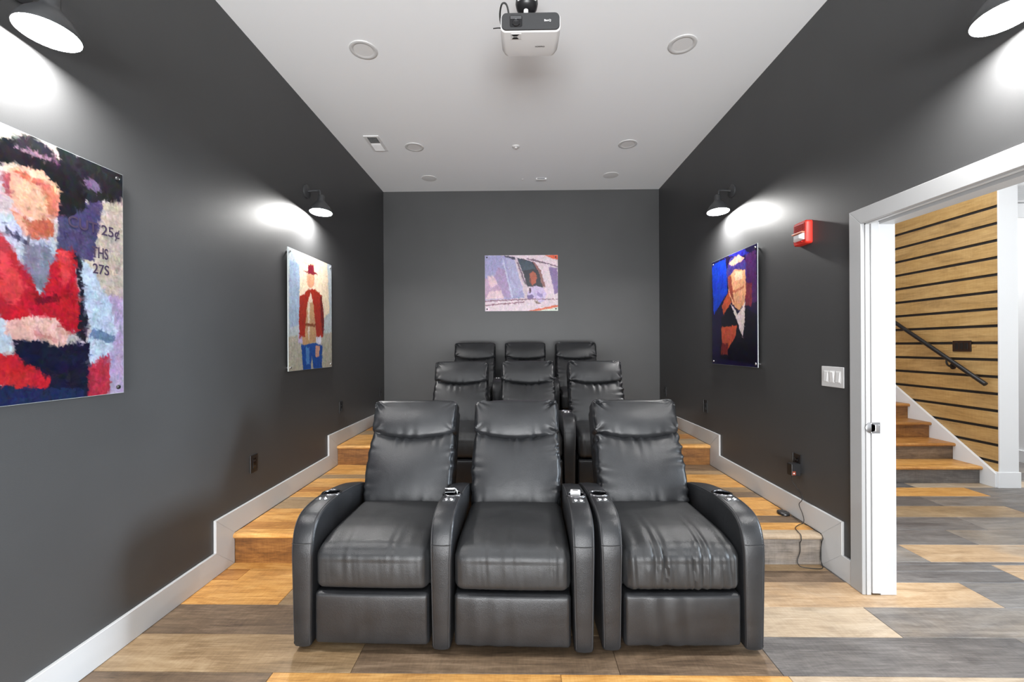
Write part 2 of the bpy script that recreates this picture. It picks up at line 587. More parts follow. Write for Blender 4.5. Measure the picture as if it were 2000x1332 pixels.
def skirting(name, xw, xf, ystart, label):
    root = bpy.data.objects.new(name, None)
    C.objects.link(root)
    struct(root, label)
    v1, v2 = R1 - 0.172, R2 - 0.196       # near edge of the upright pieces
    board(root, [(ystart, 0.001), (R1 - 0.001, 0.001), (v1, BH), (ystart, BH)], xw, xf, 1)
    board(root, [(v1, BH), (R1 - 0.001, 0.001), (R1 - 0.001, P1 + 0.001), (v1, P1 + BH)], xw, xf, 1)
    board(root, [(R1 - 0.001, P1 + 0.001), (R2 - 0.001, P1 + 0.001), (v2, P1 + BH), (v1, P1 + BH)], xw, xf, 1)
    board(root, [(v2, P1 + BH), (R2 - 0.001, P1 + 0.001), (R2 - 0.001, P2 + 0.001), (v2, P2 + BH)], xw, xf, 1)
    board(root, [(R2 - 0.001, P2 + 0.001), (YB - 0.001, P2 + 0.001), (YB - 0.001, P2 + BH - 0.01), (v2, P2 + BH)], xw, xf, 1)
    return root


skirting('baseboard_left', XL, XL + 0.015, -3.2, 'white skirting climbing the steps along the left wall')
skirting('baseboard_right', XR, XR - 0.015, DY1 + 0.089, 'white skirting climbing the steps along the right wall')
g = Geo().box(XL + 0.016, XR - 0.016, YB - 0.015, YB, P2, P2 + 0.13)
struct(g.obj('baseboard_back', M_WHITE))

# ------------------------------------------------------------------ pocket door, jambs and casing
door = thing('door_1', None, None)
struct(door, 'white pocket door slid into the right wall, edge showing')
Geo().box(XR + 0.0305, XR + 0.0755, DY1 - 0.006, 3.40, 0.012, DZ + 0.012, 0.002).obj('panel', M_WHITE, door)
g = Geo().box(XR + 0.024, XR + 0.073, DY1 - 0.009, DY1 - 0.006, 0.893, 0.953, 0.001)
latch = g.obj('latch', M_STEEL, door)
Geo().box(XR + 0.044, XR + 0.064, DY1 - 0.0125, DY1 - 0.009, 0.905, 0.941, 0.001).obj('latch_pull', M_CHROME, latch)
g = Geo()
g.lathe([(0.0, 0.0), (0.030, 0.0), (0.030, 0.003), (0.022, 0.006), (0.0, 0.006)], 20, T(XR + 0.026, DY1 - 0.003, 0.923) @ rot_to((0, -1, 0)) )
g.obj('latch_rosette', M_STEEL, latch, smooth=40)
trim = thing('trim_1', None, None)
struct(trim, 'white casing and split jambs of the door opening')
YO = DY1 + 0.089
for a, b_ in (((0.004, 0.027), 1), ((0.0785, 0.165), 2)):
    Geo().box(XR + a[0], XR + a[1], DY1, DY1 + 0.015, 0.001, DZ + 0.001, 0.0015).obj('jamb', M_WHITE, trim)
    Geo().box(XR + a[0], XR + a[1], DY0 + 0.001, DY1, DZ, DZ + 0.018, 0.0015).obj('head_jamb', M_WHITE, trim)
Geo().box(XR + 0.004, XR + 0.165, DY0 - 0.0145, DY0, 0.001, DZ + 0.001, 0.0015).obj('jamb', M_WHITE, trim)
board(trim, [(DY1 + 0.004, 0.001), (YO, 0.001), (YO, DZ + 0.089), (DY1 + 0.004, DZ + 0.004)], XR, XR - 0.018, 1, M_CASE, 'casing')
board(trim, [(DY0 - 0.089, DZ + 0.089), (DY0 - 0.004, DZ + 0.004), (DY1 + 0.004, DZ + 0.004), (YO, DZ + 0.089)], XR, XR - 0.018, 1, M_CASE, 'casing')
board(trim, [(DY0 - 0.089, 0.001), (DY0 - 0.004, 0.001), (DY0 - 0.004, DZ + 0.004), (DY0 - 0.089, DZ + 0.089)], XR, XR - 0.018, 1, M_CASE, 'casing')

# ------------------------------------------------------------------ hall beyond the door
XW = 4.606
Geo_hall = Geo().box(5.86, 5.98, -3.3, 1.25, 0, HC).box(5.86, 5.98, 2.55, 8.2, 0, HC).box(5.86, 5.98, 1.25, 2.55, 0, 0.45).box(5.86, 5.98, 1.25, 2.55, 2.45, HC)
struct(Geo_hall.obj('wall_hall_east', M_HALLW), 'white far wall of the hall with a tall window')
win = struct(thing('window_1', None, None), 'tall white framed hall window')
for q in ((1.25, 1.30, 0.45, 2.45), (2.50, 2.55, 0.45, 2.45), (1.30, 2.50, 0.45, 0.50), (1.30, 2.50, 2.40, 2.45)):
    Geo().box(5.87, 5.95, *q, 0.002).obj('window_frame', M_WHITE, win)
g = Geo().box(2.06, 5.98, 8.08, 8.2, 0, HC)
struct(g.obj('wall_hall_far', M_HALLW), 'white wall at the far end of the hall')
struct(Geo().box(2.06, 5.98, -3.3, 8.2, 3.42, 3.5).obj('ceiling', M_HALLW), 'white hall ceiling')
struct(Geo().box(4.79, 5.86, 4.25, 4.37, 2.66, 3.42).obj('wall_hall_header', M_HALLW), 'white header over the passage beside the stair post')
struct(Geo().box(5.845, 5.86, 2.6, 8.0, 0.0, 0.14, 0.002).obj('baseboard_hall', M_HTRIM), 'white skirting of the hall far wall')
struct(Geo().box(4.79, 5.86, 4.236, 4.25, 2.60, 2.74, 0.002).obj('trim_2', M_HTRIM), 'white trim board under the hall header')

post = struct(thing('trim_3', None, None), 'white square post at the foot of the stairs')
Geo().box(4.6205, 4.785, 4.2045, 4.36, 0.15, 3.42).box(4.604, 4.785, 4.192, 4.2045, 0.15, 3.42, 0.001).obj('shaft', M_HTRIM, post)
Geo().box(4.588, 4.80, 4.185, 4.37, 0.0, 0.152, 0.003).obj('plinth', M_HTRIM, post)

swall = Geo().box(XW + 0.012, XW + 0.10, 4.36, 8.08, 0, 3.42).box(XW + 0.012, XW + 0.0143, 4.206, 4.36, 0.2, 3.4).obj('wall_stair', M_SLOT)
struct(swall, 'stair wall clad in horizontal pine boards with dark gaps')
SP, SG = 0.1646, 0.028
for i in range(-2, 19):
    zc = 0.405 + SP * i + SP / 2
    if zc < 0.03 or zc > 3.38:
        continue
    L_ = 3.86
    o = Geo().box(-L_ / 2, L_ / 2, -(SP - SG) / 2, (SP - SG) / 2, -0.0065, 0.0065, 0.0012).obj('slat', W_SLAT, swall, (XW + 0.0065, 4.205 + L_ / 2, zc), (R(90), 0, R(90)))

stairs = struct(thing('staircase', None, None), 'wooden stairs with white stringer climbing beside the slat wall')
g = Geo().prism([(4.205, 0.001), (4.205, 0.135), (8.05, 0.135 + 0.677 * 3.845), (8.05, 0.001)], 0, 4.574, 4.604)
g.obj('stringer', M_HTRIM, stairs)
tn = [W_HONEY, W_AMBER, W_AMBER, W_AMBER]
rn = ['S', 'B', W_RISER, W_RISER]
for k in range(12):
    yf = 4.318 + 0.262 * k
    zt = 0.172 * (k + 1)
    nosing(stairs, XH + 0.002, 4.573, yf - 0.006, yf + 0.29, zt, W_AMBER if k else W_HONEY, 'tread')
    upright(stairs, XH + 0.002, 4.573, yf + 0.026, zt - 0.171, zt - 0.035, rn[k % 4] if k < 4 else W_RISER, 'riser_board')

rail = thing('handrail', 'black round handrail sloping down the pine slat wall', 'handrail')
p0, p1 = Vector((4.535, 4.25, 0.990)), Vector((4.535, 7.4, 0.990 + 0.655 * 3.15))
Geo().tube([p0, p0 + (p1 - p0) * 0.5, p1], 0.021, 14).obj('rail', M_BLACK, rail, smooth=50)
for yy in (4.63, 6.2):
    zc = 0.990 + 0.655 * (yy - 4.25)
    b_ = Geo()
    b_.lathe([(0.0, 0.0), (0.033, 0.0), (0.033, 0.008), (0.0, 0.010)], 18, T(4.606, yy, zc - 0.09) @ rot_to((-1, 0, 0)))
    b_.tube(smooth_path([(4.60, yy, zc - 0.09), (4.56, yy, zc - 0.088), (4.537, yy, zc - 0.06), (4.535, yy, zc - 0.015)], 4), 0.009, 8)
    b_.obj('bracket', M_BLACK, rail, smooth=50)

t = thing('switch_plate', 'dark bronze three gang switch plate on the pine slat wall', 'light switch', (4.6055, 4.535, 1.361))
Geo().box(-0.012, 0.0, -0.092, 0.092, -0.056, 0.056, 0.003).obj('plate', M_BRONZE, t)
for dy in (-0.05, 0, 0.05):
    Geo().box(-0.0165, -0.012, dy - 0.017, dy + 0.017, -0.034, 0.034, 0.002).obj('rocker', M_BLACK, t)
for y0 in (-0.135, 0.094):
    Geo().box(-0.004, 0.0, y0, y0 + 0.041, -0.010, 0.010).obj('backing_strip', W_SLAT, t)

t = thing('air_grille', 'white louvred air grille on the hall header above the passage', 'vent', (4.98, 4.235, 2.84))
Geo().box(-0.185, 0.185, 0, 0.004, -0.085, 0.085).box(-0.20, 0.20, -0.008, 0, 0.07, 0.09, 0.001).box(-0.20, 0.20, -0.008, 0, -0.09, -0.07, 0.001).box(-0.20, -0.18, -0.008, 0, -0.07, 0.07, 0.001).box(0.18, 0.20, -0.008, 0, -0.07, 0.07, 0.001).obj('grille_frame', M_WPL, t)
for k in range(11):
    Geo().box(-0.18, 0.18, -0.006, 0.001, -0.0015, 0.0015).obj('louvre', M_WPL2, t, (0, 0, -0.06 + 0.012 * k), (R(30), 0, 0))

# ------------------------------------------------------------------ recliners
def rbox(h, r, n, seg=4):
    """rounded box: returns verts (mapped), outward directions, normalised cube coordinates, faces"""
    ax = []
    for a in range(3):
        m = [h[a] - r + r * math.tan(R(45) * k / seg) for k in range(seg + 1)]
        inner = list(np.linspace(-(h[a] - r), h[a] - r, n[a] + 1))
        ax.append([-q for q in m[::-1]] + inner[1:-1] + m)
    idx, P, F = {}, [], []

    def vid(p):
        k = (round(p[0], 6), round(p[1], 6), round(p[2], 6))
        if k not in idx:
            idx[k] = len(P)
            P.append(p)
        return idx[k]
    for a in range(3):
        b, c = (a + 1) % 3, (a + 2) % 3
        for s in (-1, 1):
            for i in range(len(ax[b]) - 1):
                for j in range(len(ax[c]) - 1):
                    q = []
                    for u, w in ((i, j), (i + 1, j), (i + 1, j + 1), (i, j + 1)):
                        p = [0, 0, 0]
                        p[a], p[b], p[c] = s * h[a], ax[b][u], ax[c][w]
                        q.append(vid(tuple(p)))
                    F.append(q if s > 0 else q[::-1])
    P = np.array(P)
    hh = np.array(h)
    inn = np.clip(P, -(hh - r), hh - r)
    d = P - inn
    d /= np.maximum(np.linalg.norm(d, axis=1, keepdims=True), 1e-9)
    return inn + d * r, d, P / hh, F


def wob(x, seed, f):
    """pleats of uneven width and strength along x"""
    rs = np.random.RandomState(seed + 100)
    ph = rs.rand(4) * 6.28
    w = x * f + 0.9 * np.sin(x * f * 0.31 + ph[0]) + 0.5 * np.sin(x * f * 0.53 + ph[1])
    return np.sin(w + ph[2]) * (0.55 + 0.45 * np.sin(x * f * 0.23 + ph[3]))


ANG = R(23.9)


def tilt(x, t, s):
    return np.stack([x, 0.545 + s * math.sin(ANG) + t * math.cos(ANG), 0.485 + s * math.cos(ANG) - t * math.sin(ANG)], 1)


def lower_pillow(seed, k=1.0):
    V, D, U, F = rbox((0.255, 0.062, 0.21), 0.030, (64, 3, 54))
    u, w, v = U[:, 0], U[:, 1], U[:, 2]
    tt = (v + 1) / 2
    front = np.clip(-D[:, 1], 0, 1)
    bulge = (1 - u ** 2) ** 0.6 * (1 - (2 * tt - 0.9).clip(-1, 1) ** 2) ** 0.6
    disp = 0.036 * bulge * front
    side = np.exp(-(1 - np.abs(u)) / 0.10)
    disp += k * front * (0.0120 * wob(tt * 0.42 + 0.9 * (u > 0), seed, 105) * side
                     + 0.0110 * wob(u * 0.27, seed + 3, 95) * np.exp(-(1 - tt) / 0.09)
                     + 0.006 * wob(u * 0.27, seed + 5, 75) * np.exp(-tt / 0.09))
    lr = np.abs(D[:, 0])
    disp += 0.006 * lr * np.sin(tt * 3.14)
    disp += k * 0.004 * lr * wob(tt * 0.42, seed + 9, 80)
    V = V + D * disp[:, None]
    s = (V[:, 2] + 0.21) / 0.42
    top = 0.378 + 0.040 * u ** 2
    ss = -0.018 + s * (top + 0.018)
    x = V[:, 0] * (0.985 + 0.03 * np.sin(np.clip(s, 0, 1) * 3.1))
    return mesh('lumbar_pillow', tilt(x, V[:, 1] + 0.062, ss), F, 60)


def head_pillow(seed, k=1.0):
    V, D, U, F = rbox((0.262, 0.064, 0.125), 0.032, (64, 4, 34))
    u, v = U[:, 0], U[:, 2]
    tt = (v + 1) / 2
    front = np.clip(-D[:, 1], 0, 1)
    disp = 0.034 * front * (1 - u ** 2) ** 0.5 * np.sin(np.clip(0.12 + 0.85 * tt, 0, 1) * 3.14)
    tf = np.clip(front + 0.7 * np.clip(D[:, 2], 0, 1), 0, 1)
    for sx in (-1, 1):
        dx, dz = (u - sx) * 0.268, (v - 1) * 0.125
        rad = np.hypot(dx, dz)
        th = np.arctan2(dz, dx * -sx)
        disp += k * tf * 0.013 * wob(th, seed + 7 * sx, 12) * np.exp(-((rad - 0.045) / 0.045) ** 2)
        dz = (v + 1) * 0.125
        rad = np.hypot(dx, dz)
        th = np.arctan2(dz, dx * -sx)
        disp += k * front * 0.010 * wob(th, seed + 17 + sx, 10) * np.exp(-((rad - 0.04) / 0.045) ** 2)
    disp += k * front * 0.004 * wob(u * 0.27, seed + 2, 80) * np.exp(-tt / 0.12)
    disp += k * front * 0.005 * wob(tt * 0.25, seed + 4, 75) * np.exp(-(1 - np.abs(u)) / 0.07)
    V = V + D * disp[:, None]
    s = (V[:, 2] + 0.125) / 0.25
    bot = 0.368 + 0.040 * u ** 2
    ss = bot + s * (0.618 - 0.006 * u ** 2 - bot)
    return mesh('headrest', tilt(V[:, 0], V[:, 1] + 0.066, ss), F, 60)


def seat_mesh(seed, pleat):
    V, D, U, F = rbox((0.261, 0.285, 0.105), 0.044, (52, 44, 16), 5)
    u, v, w = U[:, 0], U[:, 1], U[:, 2]
    up, fr = np.clip(D[:, 2], 0, 1), np.clip(-D[:, 1], 0, 1)
    tv = (v + 1) / 2
    disp = 0.024 * up * (1 - u ** 2) ** 0.6 * (1 - (tv * 1.35 - 0.45).clip(-1, 1) ** 2)
    disp += 0.016 * fr * (1 - u ** 2) ** 0.5 * (1 - w ** 2) ** 0.5
    fold = np.exp(-np.abs(w - 0.25) / 0.8) * fr + np.exp(-(tv + 0.0) / 0.16) * up
    disp += pleat * 0.0052 * wob(u * 0.27, seed, 110) * fold
    disp += pleat * 0.0024 * wob(u * 0.27 + 0.008 * w, seed + 8, 190) * fr
    disp += 0.002 * wob(u * 0.27, seed + 1, 30) * up * (1 - tv)
    V = V + D * disp[:, None]
    z = V[:, 2] + 0.386
    y = V[:, 1] + 0.290
    z -= 0.030 * np.clip((0.17 - y) / 0.17, 0, 1) ** 1.6 * np.clip((z - 0.30) / 0.15, 0, 1)
    return mesh('seat_cushion', np.stack([V[:, 0], y, z], 1), F, 60)


def foot_mesh(seed, pleat):
    V, D, U, F = rbox((0.261, 0.045, 0.1185), 0.020, (34, 3, 14))
    u, v, w = U[:, 0], U[:, 1], U[:, 2]
    fr = np.clip(-D[:, 1], 0, 1)
    disp = 0.010 * fr * (1 - u ** 2) ** 0.4 * (1 - w ** 2) ** 0.5
    disp += pleat * 0.0030 * wob(u * 0.27 + 0.006 * w, seed, 60) * fr * np.clip(1.0 - 0.3 * w, 0, 2)
    V = V + D * disp[:, None]
    return mesh('footrest', np.stack([V[:, 0], V[:, 1] + 0.052, V[:, 2] + 0.1565], 1), F, 60)


def chaikin(P, n=2):
    for _ in range(n):
        Q = []
        for i in range(len(P)):
            a, b = np.array(P[i]), np.array(P[(i + 1) % len(P)])
            Q += [a * 0.75 + b * 0.25, a * 0.25 + b * 0.75]
        P = Q
    return [np.array(p) for p in P]


ARM_PROF = [(0.0, 0.030), (0.0, 0.20), (0.0, 0.38), (0.0, 0.455), (0.008, 0.508), (0.024, 0.552), (0.050, 0.586), (0.090, 0.608), (0.15, 0.619),
            (0.22, 0.623), (0.32, 0.621), (0.42, 0.612), (0.54, 0.595), (0.66, 0.566), (0.76, 0.53), (0.79, 0.46), (0.79, 0.25), (0.79, 0.03), (0.775, 0.025),
            (0.015, 0.025)]
ARM_P = chaikin(ARM_PROF, 2)
CUP_Y, CUP_Z = 0.305, 0.6215


def loop_normals(P):
    n = len(P)
    out = []
    for i in range(n):
        t = P[(i + 1) % n] - P[i - 1]
        t = t / np.linalg.norm(t)
        out.append(np.array([-t[1], t[0]]))       # outward for this winding (front bottom, up, back)
    return out


ARM_N = loop_normals(ARM_P)


def hw(z):
    return 0.0412 + 0.0190 * z


def arm_mesh():
    r = 0.017
    cross = []
    for a in (0, 30, 60, 90):
        cross.append((-1, r * (1 - math.cos(R(a))), r * (1 - math.sin(R(a)))))
    cross.append((0, 0, -0.0025))
    for a in (90, 60, 30, 0):
        cross.append((1, r * (1 - math.cos(R(a))), r * (1 - math.sin(R(a)))))
    V, F = [], []
    n = len(ARM_P)
    for sx, dx, ins in cross:
        for p, q in zip(ARM_P, ARM_N):
            y, z = p - q * ins
            V.append((sx * (hw(z) - dx), y, z))
    for k in range(len(cross) - 1):
        for i in range(n):
            j = (i + 1) % n
            F.append([k * n + i, k * n + j, (k + 1) * n + j, (k + 1) * n + i])
    F.append(list(range(n)))
    F.append(list(range((len(cross) - 1) * n, len(cross) * n))[::-1])
    me = mesh('arm', V, F)
    cut = Geo().lathe([(0.0395, -0.075), (0.0395, 0.05)], 28, T(0, CUP_Y, CUP_Z))
    cm = mesh('cut', cut.v, cut.f)
    a, c = bpy.data.objects.new('tmp_a', me), bpy.data.objects.new('tmp_c', cm)
    C.objects.link(a)
    C.objects.link(c)
    md = a.modifiers.new('cut', 'BOOLEAN')
    md.object, md.operation, md.solver = c, 'DIFFERENCE', 'EXACT'
    dg = bpy.context.evaluated_depsgraph_get()
    out = bpy.data.meshes.new_from_object(a.evaluated_get(dg))
    bpy.data.objects.remove(a)
    bpy.data.objects.remove(c)
    out.name = 'arm'
    for p in out.polygons:
        p.use_smooth = True
    out.set_sharp_from_angle(angle=R(38))
    return out


ARM_ME = arm_mesh()
g = Geo()
for sx in (-1, 1):
    pts = []
    for p, q in zip(ARM_P, ARM_N):
        if p[1] > 0.034 and p[0] < 0.77:
            y, z = p - q * 0.0035
            pts.append((sx * (hw(z) - 0.0075), y, z))
    pts.sort(key=lambda a: (a[1] + (0 if a[1] > 0.02 else 0), a[2]))
    pts = sorted([p for p in pts if p[2] < 0.50], key=lambda a: a[2]) + sorted([p for p in pts if p[2] >= 0.50], key=lambda a: a[1])
    g.tube(pts, 0.0024, 6)
hz = hw(0.492)
g.tube([(-hz + 0.004, 0.006, 0.492), (-hz + 0.016, 0.0005, 0.492), (0, -0.0015, 0.492), (hz - 0.016, 0.0005, 0.492), (hz - 0.004, 0.006, 0.492)], 0.0014, 6)
PIPE_ME = mesh('arm_piping', g.v, g.f, 50)
tiltm = T(0, CUP_Y, CUP_Z) @ Matrix.Rotation(R(-2.0), 4, 'X')
ring = [(0.0385, -0.004), (0.0385, 0.002), (0.0400, 0.0045), (0.0430, 0.0055), (0.0455, 0.004), (0.0465, 0.002), (0.0490, 0.003), (0.0505, 0.0015), (0.0515, -0.004)]
g = Geo().lathe(ring + [(0.0385, -0.004)], 32, tiltm, cap=False)
RING_ME = mesh('cup_rim', g.v, g.f, 50)
g = Geo().lathe([(0.0388, 0.002), (0.0384, -0.066), (0.034, -0.071), (0.0, -0.071), (0.0, -0.074), (0.0393, -0.0735), (0.0393, 0.002)], 28, T(0, CUP_Y, CUP_Z), cap=False)
CUP_ME = mesh('cup_holder', g.v, g.f, 50)
g = Geo()
g.lathe([(0.0, 0.006), (0.006, 0.0055), (0.0095, 0.003), (0.0105, -0.002), (0.0105, -0.006)][::-1], 16, T(0, 0, 0))
BTN_ME = mesh('recline_button', g.v, g.f, 60)
g = Geo()
g.box(-0.030, 0.030, -0.016, 0.016, -0.004, 0.0012, 0.001)
BTNP_ME = mesh('button_plate', g.v, g.f)

V, D, U, F = rbox((0.258, 0.050, 0.36), 0.035, (6, 2, 8))
SHELL_ME = mesh('backrest', tilt(V[:, 0], V[:, 1] + 0.155, V[:, 2] + 0.232), F, 60)
g = Geo().box(-0.262, 0.262, 0.10, 0.74, 0.05, 0.30).box(-0.262, 0.262, 0.60, 0.78, 0.06, 0.50)
BASE_ME = mesh('base_frame', g.v, g.f)
g = Geo().lathe([(0.022, 0.0), (0.025, 0.004), (0.025, 0.055)], 14)
FOOT_ME = mesh('foot', g.v, g.f, 50)
LOW = [lower_pillow(s, k) for s, k in ((11, 0.7), (23, 0.9), (37, 1.25))]
HEAD = [head_pillow(s, k) for s, k in ((5, 1.0), (15, 1.25), (29, 1.15))]
SEAT = [seat_mesh(3, 0.25), seat_mesh(13, 0.45), seat_mesh(27, 1.5)]
FOOT = [foot_mesh(4, 0.15), foot_mesh(14, 0.7), foot_mesh(24, 1.0)]
AX = 0.3165


def recliner(label, x, y, z, rz, var, arms):
    t = thing('recliner', label, 'recliner', (x, y, z), rz, 'black leather theatre recliners')
    ob('base_frame', BASE_ME, M_BASE, t)
    for sx in (-0.22, 0.22):
        for yy in (0.13, 0.70):
            ob('foot', FOOT_ME, M_BLACK, t, (sx, yy, 0.0))
    ob('seat_cushion', SEAT[var], M_LEATH2, t)
    ob('footrest', FOOT[var], M_LEATH, t)
    b = ob('backrest', SHELL_ME, M_LEATH, t)
    ob('lumbar_pillow', LOW[var], M_LEATH, b)
    ob('headrest', HEAD[var], M_LEATH, b)
    for sx in arms:
        a = ob('arm', ARM_ME, M_LEATH, t, (sx * AX, 0, 0))
        ob('arm_piping', PIPE_ME, M_PIPE, a)
        tag(ob('cup_holder', CUP_ME, M_BLKG, a), 'black cup well')
        ob('cup_rim', RING_ME, M_RIM, a)
        ob('button_plate', BTNP_ME, M_GREY, a, (0, 0.207, 0.6245), (R(2), 0, 0))
        for dx in (-0.013, 0.013):
            tag(ob('recline_button', BTN_ME, M_CHROME, a, (dx, 0.207, 0.6275)), 'chrome button')
    return t


PA = R(-1.3)
recliner('front row recliner farthest left on the floor, smooth seat front, arm on both sides', -0.669, 1.918, 0, PA, 0, (-1, 1))
mid = recliner('middle recliner of the front row, with a white charger in its right arm cup holder', -0.669 + 0.6355 * math.cos(PA), 1.918 + 0.6355 * math.sin(PA), 0, PA, 1, (1,))
recliner('front row recliner on the right, standing apart by a narrow gap, with creased seat front', 0.726, 1.916, 0, R(0.6), 2, (-1, 1))
recliner('second row recliner on the left of the lower platform', -0.556, 3.44, P1, R(0.3), 0, (-1, 1))
recliner('second row recliner in the middle of the lower platform', 0.090, 3.44, P1, R(0), 1, (1,))
recliner('second row recliner on the right of the lower platform', 0.735, 3.44, P1, R(-0.4), 2, (1,))
recliner('back row recliner on the left of the upper platform, against back wall', -0.560, 4.74, P2, R(0), 0, (-1, 1))
recliner('back row recliner in the middle of the upper platform, below the wide print', 0.084, 4.74, P2, R(0), 0, (1,))
recliner('back row recliner on the right of the upper platform, against back wall', 0.728, 4.74, P2, R(-0.3), 1, (1,))

# things standing in the cup holders of the front row
wx = mid.location.x + AX * math.cos(PA) - CUP_Y * math.sin(PA)
wy = mid.location.y + AX * math.sin(PA) + CUP_Y * math.cos(PA)
t = thing('power_adapter', 'white upright power adapter standing in the middle recliner right cup holder', 'charger', (wx - 0.004, wy, 0.5515), R(-6))
Geo().box(-0.025, 0.025, -0.014, 0.014, 0, 0.093, 0.004).obj('body', M_WPL, t)
Geo().box(-0.021, 0.021, -0.0148, -0.014, 0.006, 0.076).obj('face_panel', M_WPL2, t)
Geo().box(-0.013, 0.013, -0.006, 0.004, 0.0925, 0.0936).obj('port', M_BLACK, t)
wx = -0.669 + AX * math.cos(PA) - CUP_Y * math.sin(PA)
wy = 1.918 + AX * math.sin(PA) + CUP_Y * math.cos(PA)
t = thing('phone_holder', 'black clip with a chrome edged head leaning in the shared front cup holder', 'gadget', (wx, wy, 0.5515), R(4))
g = Geo()
g.tube(smooth_path([(0.012, 0.0, 0.0), (0.015, -0.004, 0.03), (0.008, -0.006, 0.07), (-0.008, -0.008, 0.092)], 5), 0.0085, 10)
g.obj('stem', M_BLKG, t, smooth=50)
h_ = Geo().box(-0.034, 0.016, -0.022, -0.002, 0.084, 0.106, 0.003).obj('head', M_BLKG, t, smooth=40)
Geo().box(-0.035, 0.017, -0.0235, -0.0205, 0.1035, 0.107, 0.001).box(-0.035, 0.017, -0.0235, -0.0205, 0.083, 0.0865, 0.001).box(0.0135, 0.017, -0.0235, -0.0205, 0.0865, 0.1035, 0.001).obj('chrome_edge', M_CHROME, h_)
Geo().tube(smooth_path([(0.016, -0.010, 0.10), (0.024, -0.012, 0.085), (0.027, -0.012, 0.05), (0.024, -0.008, 0.022)], 5), 0.0035, 8).obj('lever', M_STEEL, t, smooth=50)

